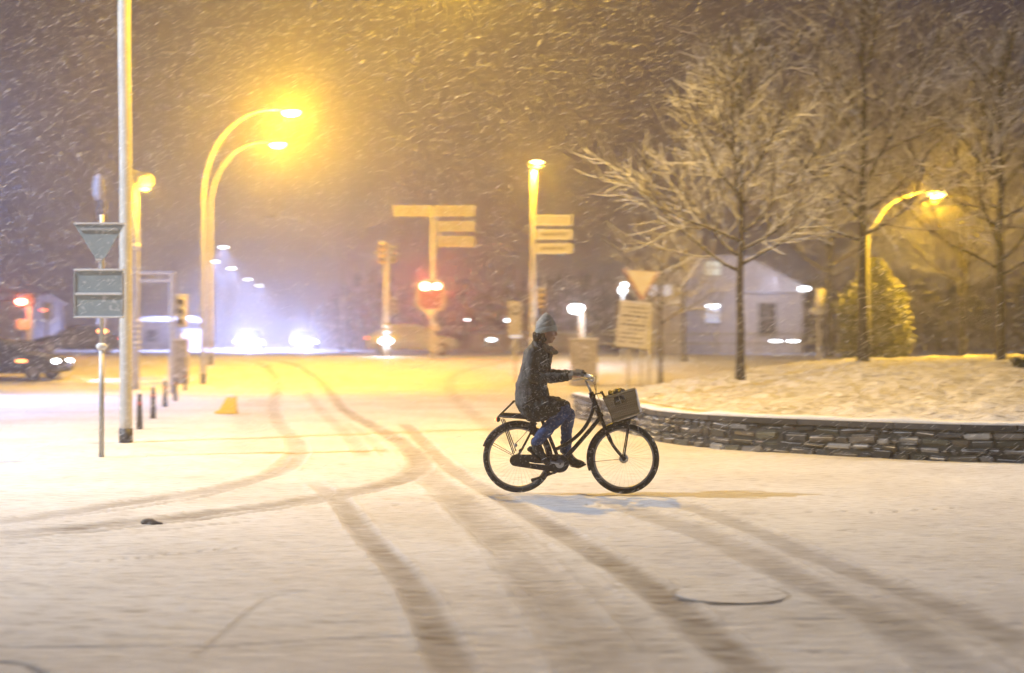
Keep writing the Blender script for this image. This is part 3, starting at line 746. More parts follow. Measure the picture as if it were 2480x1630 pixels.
# square height gate
Y4 = 43; b4 = Vector((X(415, Y4), Y4, 0))
e = empty('portal_frame', b4, 'pale square-cornered pole frame reaching right from the banded lamp post', 'frame')
MB().tube([(0, 0, 0), at(417, 664, Y4) - b4], .075, 4).build('upright', M['pole'], e)
MB().tube([at(423, 661, Y4) - b4, at(338, 661, Y4) - b4], .055, 4).build('beam', M['pole'], e)
MB().tube([at(410, 680, Y4) - b4, at(338, 680, Y4) - b4], .035, 4).build('lower_beam', M['pole'], e)
# second signal near cabinets
Y5 = 50; b5 = Vector((X(440, Y5), Y5, gh(Y5)))
e = empty('traffic_light', b5, 'pale snow-dusted traffic light standing over the pale cabinet at left', 'traffic light')
MB().tube([(0, 0, 0), at(440, 800, Y5) - b5], .05, 8).build('pole', M['pole'], e, True)
signal_head(e, at(440, 755, Y5) - b5, 1.15, m='signface')
# cabinets
def cabinet(x0, x1, y0, yb, label, group, Y=None):
    b = gp((x0 + x1) / 2, yb) if Y is None else Vector((X((x0 + x1) / 2, Y), Y, gh(Y)))
    w_ = (x1 - x0) / F * b.y; h_ = at(0, y0, b.y).z - b.z
    e = empty('electrical_cabinet', b, label, 'cabinet', group=group)
    MB().box((0, 0, h_ / 2), (w_, .4, h_), None, .015).build('body', M['cab'], e)
    for sx in (-1, 1): 
        d_ = MB().box((sx * w_ * .24, -.207, h_ * .52), (w_ * .46, .02, h_ * .88), None, .006).build('door', M['cab'], e)
        MB().box((sx * w_ * .06, -.225, h_ * .55), (.02, .02, .14)).build('handle', M['black'], d_)
    MB().box((0, 0, h_ + .02), (w_ + .12, .52, .06), None, .02).build('snowy_lid', M['rime'], e)
cabinet(424, 455, 824, 929, 'pale upright cabinet with wide snowy lid behind the row of bollards', 'roadside cabinets')
cabinet(1381, 1446, 822, 905, 'wide grey-beige cabinet right of the cyclist, in front of the bright white lamp', 'roadside cabinets', Y=48)

# bollards
proto = None
for k, (px, pyb, hh, nm) in enumerate([(338, 1040, 98, 'nearest bollard, right against the thick pale post'), (371, 1013, 85, 'second bollard from the thick pale post'), (400, 985, 76, 'third bollard from the thick pale post'), (425, 971, 70, 'fourth bollard from the thick pale post, left of the cabinet'), (449, 946, 66, 'farthest bollard, darkest and thickest, before the cabinet')]):
    b = gp(px, pyb)
    if proto is None:
        proto = empty('bollard', b, '', 'bollard', group='bollards along the road edge')
        MB().tube([(0, 0, 0), (0, 0, .30), (0, 0, .50), (0, 0, .62)], [.060, .048, .040, .036], 12).build('post', M['black'], proto, True)
        MB().tube([(0, 0, .42), (0, 0, .49)], .047, 12).build('reflector_band', M['redpaint'], proto, True)
        MB().tube([(0, 0, .621), (0, 0, .66), (0, 0, .69)], [.036, .026, .008], 12).build('snow_cap', M['rime'], proto, True)
        o = proto
    else: o = copy_thing(proto, b)
    o['label'] = 'small dark ' + nm
# yellow marker wedge
b = gp(549, 1002); e = empty('road_marker', b, 'small yellow road marker block half buried in snow left of the tyre tracks', 'road marker')
MB().box((0, 0, .03), (.46, .30, .08), None, .02).build('base', M['yellow'], e)
MB().prism([(-.16, .072), (.22, .072), (.20, .34), (.04, .38)], (0, -.09, 0), (1, 0, 0), (0, 0, 1), (0, 1, 0), .18).build('body', M['yellow'], e)
MB().ball((.12, 0, .37), (.12, .11, .045), 12, 6).build('snow_cap', M['rime'], e, True)

# far side: signal post left of the crossing signal
Y6 = 62; b6 = Vector((X(936, Y6), Y6, gh(Y6)))
e = empty('traffic_light', b6, 'tall pale post with ribbed yellow signal cluster on top, left of the twin red lights', 'traffic light')
MB().tube([(0, 0, 0), at(936, 620, Y6) - b6], [.13, .11], 12).build('pole', M['pole'], e, True)
signal_head(e, at(927, 613, Y6) - b6, .95, m='yellow'); 
h = signal_head(e, at(952, 617, Y6) - b6 + Vector((0, .1, 0)), .75, m='cab')
signal_head(e, at(955, 742, Y6) - b6, .7, m='cab')
MB().tube([at(905, 612, Y6) - b6, at(968, 614, Y6) - b6], .03, 6).build('crossarm', M['pole'], e, True)
for k in range(3): MB().tube([at(936, 786 + k * 13, Y6) - b6, at(936, 792 + k * 13, Y6) - b6], .17, 12).build('band', M['white'], e, True)
MB().ball(at(936, 826, Y6) - b6 + Vector((0, -.2, 0)), (.26, .1, .14), 12, 8).build('ground_light', M['head'], e, True)
lamp('bulb', 'POINT', at(936, 832, Y6) - b6 + Vector((0, -.5, 0)), 90, COLD, e, .1)

# level crossing signal with sign boards above
Y7 = 60; b7 = Vector((X(1048, Y7), Y7, gh(Y7)))
e = empty('crossing_signal', b7, 'level crossing signal with two glowing red lights on a rounded backboard, centre', 'signal')
MB().tube([(0, 0, 0), at(1049, 500, Y7) - b7], [.12, .10], 12).build('pole', M['pole'], e, True)
c = at(1043, 716, Y7) - b7 + Vector((0, -.16, 0))
def rrect(w_, h_, r, n=6):
    out = []
    for cx_, cy_, a0 in ((w_ / 2 - r, h_ / 2 - r, 0), (-w_ / 2 + r, h_ / 2 - r, 90), (-w_ / 2 + r, -h_ / 2 + r, 180), (w_ / 2 - r, -h_ / 2 + r, 270)):
        for k in range(n + 1): a = R(a0 + 90 * k / n); out.append((cx_ + r * math.cos(a), cy_ + r * math.sin(a)))
    return out
bb = MB().prism(rrect(1.22, 1.34, .34), c, (1, 0, 0), (0, 0, 1), (0, 1, 0), .05).build('backboard', M['cab'], e)
MB().prism(rrect(.98, 1.10, .26), c + Vector((0, -.03, 0)), (1, 0, 0), (0, 0, 1), (0, 1, 0), .028).build('dark_panel', M['signal_panel'], bb)
for px in (1031, 1058):
    q = at(px, 694, Y7) - b7 + Vector((0, -.22, 0))
    MB().ball(q, (.19 if px < 1040 else .16, .06, .17 if px < 1040 else .14), 16, 8).build('signal_lens', M['redhot'], bb, True)
lamp('bulb', 'SPOT', at(1040, 700, Y7) - b7 + Vector((0, -.45, 0)), 1700, (1.0, .10, .04), e, .15, 150, .4, (0, -1, -.05))
MB().tube([at(1043, 750, Y7) - b7, at(1045, 772, Y7) - b7], [.30, .10], 10).build('bell', M['signface'], e, True)
MB().box(at(1052, 795, Y7) - b7, (.5, .3, .3), None, .06).build('relay_box', M['cab'], e)
MB().box(at(1050, 835, Y7) - b7 + Vector((0, 0, 0)), (.4, .4, .7), None, .06).build('drive_box', M['cab'], e)
for k, (x0, x1, y0, y1, nm) in enumerate([(953, 1045, 499, 523, 'hazy direction board reaching left at the top of the crossing signal pole'), (1053, 1149, 499, 523, 'topmost right-hand hazy direction board above the crossing signal'), (1059, 1149, 537, 560, 'middle right-hand hazy direction board above the crossing signal'), (1059, 1149, 573, 597, 'lowest right-hand hazy direction board above the crossing signal')]):
    board('direction_sign', x0, x1, y0, y1, Y7, nm, 'sign', 'direction boards above the crossing signal', m='boardgrey', lines=False)

# signal on the lamp post behind cyclist
b = at(1312, 722, 53.8); e = empty('traffic_light', b, 'small yellow-lit traffic light with three visors fixed to the lamp post behind the cyclist', 'traffic light')
signal_head(e, (0, 0, 0), .78, m='yellow'); MB().box((-.16, .1, 0), (.2, .05, .08)).build('bracket', M['pole'], e)

# parking sign behind cyclist
Y8 = 49; b8 = Vector((X(1248, Y8), Y8, gh(Y8)))
e = empty('traffic_sign', b8, 'tall narrow pale sign with a dark ring on a post, left behind the cyclist', 'traffic sign')
MB().tube([(0, 0, 0), at(1248, 730, Y8) - b8], .04, 8).build('post', M['pole'], e, True)
MB().box(at(1247, 772, Y8) - b8 + Vector((0, -.06, 0)), (.46, .03, 1.22), None, .01).build('panel', M['signface'], e)
MB().torus(at(1247, 752, Y8) - b8 + Vector((0, -.08, 0)), .13, .025, 'Y', 24, 6).build('ring', M['ink'], e)
MB().box(at(1249, 815, Y8) - b8 + Vector((0, -.08, 0)), (.42, .04, .10), None, .02).build('glow_strip', M['litwin'], e)  # bluish-white light below the sign, made as a self-glowing strip

# info board and give way sign
Y9 = 44; b9 = Vector((X(1545, Y9), Y9, 0))
e = empty('notice_board', b9, 'tilted orange-lit notice board with dark lines of print on two legs, right of the cyclist', 'sign')
rot = Matrix.Rotation(R(6), 3, 'Y')
c = at(1534, 788, Y9) - b9
MB().box(c, (1.0, .06, 1.42), rot, .01).build('panel', M['signface'], e)
tx = MB()
for k in range(9):
    zc = .55 - k * .135; x = -.38
    while x < .34:
        L = rnd.uniform(.05, .22); L = min(L, .40 - x)
        if rnd.random() < .8: tx.box(c + rot @ Vector((x + L / 2, -.035, zc)), (L, .008, .035 if k not in (2, 4) else .055), rot)
        x += L + .04
tx.build('print', M['ink'], e)
MB().box(c + rot @ Vector((0, -.01, .72)), (1.06, .10, .05), rot, .02).build('snow_ledge', M['rime'], e)
MB().box(c + rot @ Vector((0, -.01, -.72)), (1.04, .08, .04), rot).build('bottom_rail', M['black'], e)
for px in (1521, 1571): MB().tube([Vector((X(px, Y9) - b9.x, .05, 0)), at(px + 4, 760, Y9) - b9 + Vector((0, .06, 0))], .05, 8).build('leg', M['pole'], e, True)
Y10 = 45.5; b10 = Vector((X(1553, Y10), Y10, gh(Y10)))
e = empty('traffic_sign', b10, 'orange-lit give way triangle with red edge above the tilted notice board', 'traffic sign')
MB().tube([(0, 0, 0), at(1553, 650, Y10) - b10], .04, 8).build('post', M['pole'], e, True)
def tri_pts(cx_, cy_, s):
    return [((cx_ + a * s - 1553) / F * Y10, (HY - (cy_ + bb_ * s)) / F * Y10 + CH - b10.z) for a, bb_ in ((-44, -26), (44, -20), (2, 50))]
o = MB().prism(tri_pts(1552, 679, 1.0), (0, -.07, 0), (1, 0, 0), (0, 0, 1), (0, 1, 0), .03).build('red_border', M['signred'], e)
MB().prism(tri_pts(1553, 677, .88), (0, -.095, 0), (1, 0, 0), (0, 0, 1), (0, 1, 0), .02).build('face', M['trface'], e)
# white globe lights behind the sign
Y11 = 58
e = empty('post_lamp', Vector((X(1509, Y11), Y11, gh(Y11))), 'pair of white globe lights one above the other, peeking left of the give way triangle', 'lamp')
MB().tube([(0, 0, 0), at(1509, 712, Y11) - Vector(e.location)], .04, 8).build('post', M['pole'], e, True)
for (px, py_, r) in ((1512, 690, .11), (1508, 703, .14)): MB().ball(at(px, py_, Y11) - Vector(e.location), r, 14, 8).build('globe', M['led'], e, True)
lamp('bulb', 'POINT', at(1508, 700, Y11) - Vector(e.location) + Vector((0, -.5, 0)), 120, COLD, e, .1)
# bright white lamp behind cabinet
Y12 = 56
e = empty('post_lamp', Vector((X(1410, Y12), Y12, gh(Y12))), 'very bright white lamp on a post behind the wide cabinet', 'lamp')
el = Vector(e.location)
MB().tube([(0, 0, 0), at(1410, 750, Y12) - el], [.12, .10], 10).build('post', M['pole'], e, True)
MB().ball(at(1396, 748, Y12) - el, (.27, .16, .20), 14, 8).build('lamp_lens', M['head'], e, True)
MB().box(at(1404, 736, Y12) - el, (.6, .3, .06), None, .02).build('lamp_head', M['housing'], e)
lamp('bulb', 'POINT', at(1380, 751, Y12) - el + Vector((0, -1.6, 0)), 260, COLD, e, .12)

# small beacon post on the right, short signal
Y13 = 46; b13 = Vector((X(1986, Y13), Y13, gh(Y13)))
e = empty('marker_post', b13, 'slim post with rounded yellow-lit head above a white collar, left of the columnar evergreen', 'post')
MB().tube([(0, 0, 0), at(1983, 765, Y13) - b13], .055, 8).build('post', M['pole'], e, True)
MB().box(at(1982, 753, Y13) - b13, (.50, .22, .22), None, .05).build('collar', M['white'], e)
MB().tube([at(1983, 745, Y13) - b13, at(1988, 702, Y13) - b13, at(1988, 698, Y13) - b13], [.12, .15, .08], 12).build('head', M['signface'], e, True)

# far left: signals and a dark car
Y14 = 60; b14 = Vector((X(70, Y14), Y14, gh(Y14)))
e = empty('traffic_light', b14, 'traffic light showing red above the dark car at the left edge', 'traffic light')
MB().tube([(0, 0, 0), at(72, 712, Y14) - b14], .10, 10).build('pole', M['pole'], e, True)
h = MB().box(at(62, 728, Y14) - b14, (.85, .25, .62), None, .08).build('signal_head', M['black'], e)
MB().ball(at(54, 731, Y14) - b14 + Vector((0, -.15, 0)), (.20, .05, .13), 14, 8).build('signal_lens', M['redhot'], h, True)
MB().box(at(60, 787, Y14) - b14, (.65, .3, .48), None, .06).build('control_box', M['signface'], e)
lamp('bulb', 'POINT', at(54, 731, Y14) - b14 + Vector((0, -.7, 0)), 220, (1.0, .18, .09), e, .1)
Y15 = 75; b15 = Vector((X(110, Y15), Y15, gh(Y15)))
e = empty('traffic_light', b15, 'far hazy traffic light with small red lens, right of the red light above the car', 'traffic light')
MB().tube([(0, 0, 0), at(118, 735, Y15) - b15], .08, 8).build('pole', M['pole'], e, True)
h = MB().box(at(115, 752, Y15) - b15, (.5, .25, .9), None, .06).build('signal_head', M['cab'], e)
MB().ball(at(107, 751, Y15) - b15 + Vector((0, -.16, 0)), (.17, .05, .05)).build('signal_lens', M['red'], h, True)

def make_car(loc, rz, label, paint, lights=True, power=900, group='cars', spot_dir=(1, 0, -.04), lh=.09):
    e = empty('parked_car' if not lights else 'car', loc, label, 'car', rz, group)
    # lofted shell: stations along the length (x, half width, sill z, belt z, roof z, roof half width)
    st = [(-2.15, .60, .45, .70, .72, .50), (-2.08, .78, .32, .86, .92, .58), (-1.80, .86, .26, .93, 1.00, .62), (-1.35, .88, .24, .96, 1.30, .58), (-.95, .89, .24, .96, 1.43, .58),
          (-.30, .90, .24, .95, 1.47, .60), (.20, .90, .24, .94, 1.43, .60), (.65, .90, .24, .93, 1.24, .62), (1.05, .89, .24, .92, .98, .70), (1.55, .87, .25, .84, .88, .72), (1.95, .82, .28, .74, .78, .66), (2.15, .66, .34, .60, .63, .50)]
    mb = MB(); n = 12; vs = []
    for x, w_, z0, zb, zr, wr in st:
        sec = [(w_ * .92, z0), (w_, z0 + .14), (w_ * 1.0, (z0 + zb) / 2), (w_ * .97, zb), (wr + (w_ - wr) * .35, zb + (zr - zb) * .6), (wr, zr - .03), (wr * .5, zr), (0, zr + .01)]
        full = [(y, z) for y, z in sec] + [(-y, z) for y, z in sec[-2::-1]]
        n = len(full); vs += [(x, y, z) for y, z in full]
    fs = [(i * n + j, i * n + j + 1, (i + 1) * n + j + 1, (i + 1) * n + j) for i in range(len(st) - 1) for j in range(n - 1)]
    fs += [(i * n, (i + 1) * n, (i + 1) * n + n - 1, i * n + n - 1) for i in range(len(st) - 1)]
    fs += [tuple(range(n)), tuple((len(st) - 1) * n + j for j in range(n))]
    mb._add(vs, fs); mb.build('body', paint, e, True)
    for sy in (-1, 1):
        MB().prism([(-1.25, .98), (-.90, 1.34), (-.25, 1.40), (-.25, .98)], (0, sy * .84, 0), (1, 0, 0), (0, -sy * .34, 1), (0, sy, 0), .012).build('side_window', M['glass'], e)
        MB().prism([(-.18, .98), (-.18, 1.40), (.18, 1.37), (.80, .98)], (0, sy * .84, 0), (1, 0, 0), (0, -sy * .34, 1), (0, sy, 0), .012).build('side_window', M['glass'], e)
        MB().box((.75, sy * .98, 1.0), (.12, .16, .12), None, .03).build('wing_mirror', paint, e)
        for x in (-1.35, 1.32):
            w_ = MB().torus((x, sy * .80, .31), .23, .09, 'Y', 28, 8, sq=(1, 1.1)).build('wheel', M['tyre'], e, True)
            MB().disc((x, sy * .86, .31), .17, .05, 'Y', 20).build('rim', M['rim'], w_)
        MB().ball((2.06, sy * .58, .66), (.08, .20, lh), 12, 6).build('headlight', M['head'] if lights else M['glass'], e, True)
        MB().ball((-2.10, sy * .60, .80), (.05, .18, .08), 12, 6).build('taillight', M['red'], e, True)
    MB().prism([(-.62, 0), (.62, 0), (.54, .40), (-.54, .40)], (1.02, 0, .99), (0, 1, 0), (-.86, 0, 1.0), (1, 0, .3), .012).build('windscreen', M['glass'], e)
    if lights: lamp('headlight_beam', 'SPOT', (2.35, 0, .66), power, FARCOLD if power > 5000 else COLD, e, .10, 95, .9, spot_dir)
    return e
Yc = 50.0
car = make_car((X(152, Yc) - 2.05, Yc + .2, gh(Yc)), R(-5), 'dark car with headlight on driving in from the left edge', M['carpaint'], True, 700)
MB().box((.95, -.915, .68), (.34, .02, .10), None, .01).build('glowing_reflector', M['orange'], car)  # orange reflection put in as the part's own glow
make_car((X(606, 92), 92, gh(92)), R(-83), 'oncoming car with dazzling headlights, farther left of the two in the blue glow', M['carpale'], True, 7500, 'oncoming cars')
make_car((X(736, 97), 97, gh(97)), R(-80), 'oncoming car with bright headlights at the right end of the blue glow', M['carpale'], True, 7500, 'oncoming cars')
make_car((X(1000, 66), 66, gh(66)), R(4), 'pale snow-covered car crossing behind the level crossing signal', M['carpale'], False, group='cars')
make_car((X(185, 72), 72, gh(72)), R(200), 'hazy dark car with red tail lights far left behind the sign post', M['carpaint'], False, group='cars')

# cold street lamps down the far road
for k, (px, py_, Yl, nm, pw) in enumerate([(541, 599, 104, 'highest and nearest of the small cold lights beside the arched lamps', 15000), (562, 650, 128, 'second small cold street light, lower right of the highest', 13000), (521, 634, 122, 'small cold street light partly behind the arched lamp post', 9000), (600, 677, 150, 'third small cold street light down the far road', 12000), (629, 692, 168, 'lowest and farthest cold street light over the blue glow', 14000), (873, 726, 190, 'lone tiny cold street light right of the faint arched lamp', 1500)]):
    p = at(px, py_, Yl); b = Vector((p.x - 1.0, Yl, gh(Yl)))
    e = empty('street_lamp', b, nm, 'street lamp', group='cold lights down the far road')
    H = p.z - b.z
    MB().tube([(0, 0, 0), (0, 0, H), (.7, 0, H + .1)], [.08, .06, .05], 8).build('pole', M['galv'], e, True)
    h = MB().box((1.0, 0, H + .08), (1.0, .35, .08), None, .03).build('lamp_head', M['housing'], e)
    MB().box((1.0, 0, H), (.5, .25, .09), None, .03).build('lamp_lens', M['led'], h)
    lamp('bulb', 'SPOT', (1.0, 0, H - .15), pw * 2.0, FARCOLD, e, .15, 140, .5)
# tiny far lights
for (px, py_, Yl, nm) in ((1190, 823, 80, 'lone white light low on the far verge left of the cyclist'), (1232, 776, 84, 'small white light higher up left of the cyclist'), (1132, 775, 90, 'faintest white light between the crossing signal and the cyclist')):
    p = at(px, py_, Yl); b = Vector((p.x, Yl, gh(Yl)))
    e = empty('small_light', b, nm, 'lamp', group='small white lights across the road')
    MB().tube([(0, 0, 0), (0, 0, p.z - b.z)], .04, 6).build('post', M['galv'], e)
    MB().ball((0, 0, p.z - b.z), (.22, .1, .09) if px != 1132 else (.09, .07, .06), 10, 6).build('lamp_lens', M['led'], e, True)

# ------------------------------------------------------------------ house on the right
Yh = 80; g0 = gh(Yh)
h0 = Vector((X(1800, Yh), Yh, g0))
house = empty('house', h0, 'pale gabled house with floodlight on its right corner, behind the right-hand trees', 'house')
def hp(px, py_): p = at(px, py_, Yh); return (p.x - h0.x, p.z - g0)
outl = [(hp(1657, 832)[0], -.2), hp(1657, 650), hp(1690, 628), hp(1800, 624), hp(1944, 700), (hp(1944, 832)[0], -.2)]
MB().prism(outl, (0, 0, 0), (1, 0, 0), (0, 0, 1), (0, 1, 0), 9).build('wall', M['render'], house)
for i, (a, b_) in enumerate(((outl[1], outl[2]), (outl[2], outl[3]), (outl[3], outl[4]))):
    a_, b2_ = Vector((a[0], 0, a[1])), Vector((b_[0], 0, b_[1])); d_ = (b2_ - a_).normalized(); nn = Vector((-d_.z, 0, d_.x))
    MB().prism([(0, .003), ((b2_ - a_).length + (.25 if i == 2 else 0), .003), ((b2_ - a_).length + (.25 if i == 2 else 0), .16), (0, .16)], a_ + Vector((0, -.3, 0)), d_, nn, (0, 1, 0), 9.6).build('roof', M['roof'], house)
def window(x0, x1, y0, y1, m):
    a = hp(x0, y1); c = hp(x1, y0); cx_, cz_ = (a[0] + c[0]) / 2, (a[1] + c[1]) / 2; w_, h_ = c[0] - a[0], c[1] - a[1]
    f = MB().box((cx_, -.02, cz_ + h_ / 2 + .04), (w_ + .16, .12, .08)).box((cx_, -.04, cz_ - h_ / 2 - .05), (w_ + .2, .18, .09)).box((cx_ - w_ / 2 - .04, -.02, cz_), (.08, .12, h_)).box((cx_ + w_ / 2 + .04, -.02, cz_), (.08, .12, h_)).box((cx_, -.035, cz_), (.06, .05, h_)).box((cx_, -.032, cz_ + h_ * .05), (w_, .04, .05)).build('window', M['frame'], house)
    MB().box((cx_, -.012, cz_), (w_, .016, h_)).build('pane', M[m], f)
window(1706, 1745, 633, 667, 'dimwin'); window(1709, 1742, 736, 782, 'litwin')
window(1838, 1878, 735, 812, 'glass')
MB().box((hp(1725, 741)[0], -.06, hp(0, 741)[1]), (.55, .05, .10)).build('window_light', M['head'], house)
a = hp(1790, 713); c = hp(1944, 700)
MB().box(((a[0] + c[0]) / 2, -.45, (a[1] + c[1]) / 2), (c[0] - a[0], .9, .14)).build('canopy', M['roof'], house)
f = hp(1942, 702); fl = MB().box((f[0] - .05, -.95, f[1] + .03), (.5, .25, .2), None, .04).build('floodlight', M['led'], house)
lamp('flood_bulb', 'POINT', (f[0] - 2.6, -5.0, f[1] + .1), 520, (.66, .70, 1.0), house, .12)
an = Vector((X(1607, 76), 76, g0))
annex = empty('shed', an, 'low flat building with lit bluish windows, left of the gabled house', 'building')
def ap(px, py_): p = at(px, py_, 76); return (p.x - an.x, p.z - g0)
x0, x1, zt = ap(1562, 0)[0], ap(1654, 0)[0], ap(0, 662)[1]
MB().box(((x0 + x1) / 2, 3, zt / 2), (x1 - x0, 6, zt)).build('wall', M['render'], annex)
MB().box(((x0 + x1) / 2, 2.9, zt + .09), (x1 - x0 + .4, 6.4, .18)).build('roof', M['roof'], annex)
for (xa, xb) in ((1572, 1598), (1607, 1624)):
    a, c = ap(xa, 716), ap(xb, 690)
    f = MB().box(((a[0] + c[0]) / 2, -.03, (a[1] + c[1]) / 2), (c[0] - a[0] + .14, .05, c[1] - a[1] + .14)).build('window', M['frame'], annex)
    MB().box(((a[0] + c[0]) / 2, -.062, (a[1] + c[1]) / 2), (c[0] - a[0], .012, c[1] - a[1])).build('pane', M['litwin'], f)
# dark row of houses far left behind the haze
for (px0, px1, ptop, Yb, nm) in ((-160, 60, 706, 95, 'low dark building in the haze at the left edge'), (330, 440, 765, 120, 'far low building between the left poles'), (1140, 1420, 800, 92, 'long low dark shed across the road behind the cyclist')):
    b = Vector((X((px0 + px1) / 2, Yb), Yb, gh(Yb))); w_ = (px1 - px0) / F * Yb; h_ = at(0, ptop, Yb).z - b.z
    e = empty('building', b, nm, 'building')
    MB().box((0, 4, h_ * .42), (w_, 8, h_ * .84)).build('wall', M['render'], e)
    MB().prism([(-.4, h_ * .842), (4, h_), (8.4, h_ * .842)], (-w_ / 2 - .3, 0, 0), (0, 1, 0), (0, 0, 1), (1, 0, 0), w_ + .6).build('roof', M['roof'], e)
    for k in range(int(w_ // 2.5)):
        MB().box((-w_ / 2 + 1.3 + k * 2.5, -.03, h_ * .42), (.9, .05, h_ * .35)).build('window', M['glass'], e)

# headlights in front of the house, built as small lights on added posts
for px in (1879, 1921):
    pass
for px, nm in ((1879, 'left one of two thin white lights low before the gabled house'), (1921, 'right one of two thin white lights low before the gabled house')):
    p = at(px, 826, 70); b = Vector((p.x, 70, gh(70)))
    e = empty('small_light', b, nm, 'lamp', group='small white lights across the road')
    MB().tube([(0, 0, 0), (0, 0, p.z - b.z)], .04, 6).build('post', M['galv'], e)
    MB().box((0, 0, p.z - b.z), (.50, .14, .09), None, .03).build('lamp_lens', M['led'], e)

# rail fence
Yf = 68; e = empty('rail_fence', (X(1650, Yf), Yf, gh(Yf)), 'long thin two-rail fence in front of the gabled house', 'fence')
x0, x1 = X(1330, Yf), X(2060, Yf)
for zz in (.55, 1.0): MB().box(((x0 + x1) / 2 - e.location.x, 0, zz), (x1 - x0, .05, .06)).build('rail', M['galv'], e)
k = x0
while k < x1: MB().box((k - e.location.x, .06, .52), (.08, .06, 1.1)).build('fence_post', M['galv'], e); k += 2.0

# ------------------------------------------------------------------ trees
def grow_tree(name, base, H, clear, trunk_r, spread, seed, label, n1=17, n2=9, n3=8, n4=3, group='bare trees in the planting bed', lean=0.0, first=None, twig_r=.0075, zwide=1.0):
    rg = random.Random(seed); tr = MB(); cr = MB()
    e = empty(name, base, label, 'tree', group=group)
    def path(p, d, L, k, curve, jit):
        pts = [p.copy()]; d = d.normalized()
        for i in range(k):
            d = (d + Vector((rg.uniform(-jit, jit), rg.uniform(-jit, jit), rg.uniform(-jit, jit))) + curve / k).normalized()
            p = p + d * (L / k); pts.append(p.copy())
        return pts, d
    tp = [Vector((lean * (i / 12) ** 1.3 * H + rg.uniform(-.02, .02) * i / 4, rg.uniform(-.02, .02), H * .93 * i / 12 - .12)) for i in range(13)]
    tr.tube(tp, [trunk_r * (1.25 if i == 0 else 1) * (1 - .93 * (i / 12) ** 1.1) + .006 for i in range(13)], 12)
    def trunk_at(z):
        t = min(11.99, max(0, z / (H * .93) * 12)); i = int(t); return tp[i].lerp(tp[i + 1], t - i)
    az = rg.uniform(0, 6)
    for i in range(n1):
        f = i / (n1 - 1); z = clear + (H * .86 - clear) * f ** 1.15; az += 2.4 + rg.uniform(-.3, .3)
        if first and i < len(first): az = first[i]
        el = R(16 + 46 * f + rg.uniform(-8, 12))
        L = spread * 1.08 * (1.0 - .58 * f ** 1.6) * rg.uniform(.7, 1.15)
        d = Vector((math.cos(az) * math.cos(el), math.sin(az) * math.cos(el) * zwide, math.sin(el)))
        r1 = trunk_r * (.36 - .18 * f)
        pts, dd = path(trunk_at(z), d, L, 9, Vector((0, 0, .55)), .16)
        tr.tube(pts, [r1 * (1 - .82 * j / 9) + .007 for j in range(10)], 6)
        for a in range(n2):
            t = .16 + .84 * (a + rg.random() * .6) / n2; t = min(t, .99); ii = int(t * 9); p2 = pts[ii].lerp(pts[ii + 1], t * 9 - ii)
            d1 = (pts[ii + 1] - pts[ii]).normalized(); sd = d1.orthogonal(); sd.rotate(Matrix.Rotation(rg.uniform(0, 6.28), 3, d1))
            d2 = (d1 * .75 + sd * rg.uniform(.40, .80) + Vector((0, 0, .15))).normalized(); L2 = L * rg.uniform(.32, .62) * (1.1 - .45 * t)
            pt2, _ = path(p2, d2, L2, 6, Vector((0, 0, .30)), .10)
            r2 = max(.010, r1 * .42 * (1 - .5 * t))
            cr.tube(pt2, [r2 * (1 - .6 * j / 6) + twig_r * .5 for j in range(7)], 4)
            for b_ in range(n3):
                t = .12 + .88 * (b_ + rg.random() * .7) / n3; t = min(t, .99); jj = int(t * 6); p3 = pt2[jj].lerp(pt2[jj + 1], t * 6 - jj)
                d3_ = (pt2[jj + 1] - pt2[jj]).normalized(); sd = d3_.orthogonal(); sd.rotate(Matrix.Rotation(rg.uniform(0, 6.28), 3, d3_))
                d3 = (d3_ * .9 + sd * rg.uniform(.4, .8) + Vector((0, 0, .1))).normalized(); L3 = L2 * rg.uniform(.35, .75)
                pt3, _ = path(p3, d3, L3, 3, Vector((0, 0, .15)), .10)
                cr.tube(pt3, [twig_r * 1.15, twig_r * 1.0, twig_r * .8, twig_r * .55], 3, cap=False)
                for c_ in range(n4):
                    p4 = pt3[1].lerp(pt3[3], rg.random()); d4 = (d3 + Vector((rg.uniform(-1, 1), rg.uniform(-1, 1), rg.uniform(-.6, .9)))).normalized()
                    pt4, _ = path(p4, d4, L3 * rg.uniform(.35, .7), 2, Vector((0, 0, .1)), .2)
                    cr.tube(pt4, [twig_r * .85, twig_r * .7, twig_r * .5], 3, cap=False)
    tr.build('trunk', M['bark'], e, True)
    cr.build('crown', M['twig'], e)
    return e
def bedpt(px, Y): x = X(px, Y); return Vector((x, Y, bed_h(x, Y)))
grow_tree('bare_tree', bedpt(1793, 30), 7.6, 2.35, .088, 2.6, 3, 'bare snow-laced tree with low left branch, nearest the cyclist', first=[3.05, .2, 2.6, 5.6, 3.4], n1=22, n2=11, n3=7, n4=0, twig_r=.0095)
grow_tree('bare_tree', bedpt(2090, 34), 9.6, 3.0, .135, 3.4, 11, 'tallest bare snowy tree, trunk in front of the columnar evergreen', n1=24, n2=11, n3=7, n4=0, twig_r=.010)
grow_tree('bare_tree', bedpt(2423, 33.5), 8.6, 2.6, .125, 3.2, 23, 'bare snowy tree nearest the right edge of the picture', n1=22, n2=11, n3=7, n4=0, twig_r=.010)
grow_tree('young_tree', Vector((X(1600, 47), 47, gh(47))), 5.6, 2.2, .075, 1.9, 31, 'thin young tree just right of the give way triangle', n1=11, n2=6, n3=6, n4=2, group='young trees by the house')
grow_tree('young_tree', Vector((X(1656, 58), 58, gh(58))), 5.2, 2.2, .08, 1.7, 37, 'thin young tree farther back, left of the house window', n1=10, n2=6, n3=5, n4=2, group='young trees by the house')
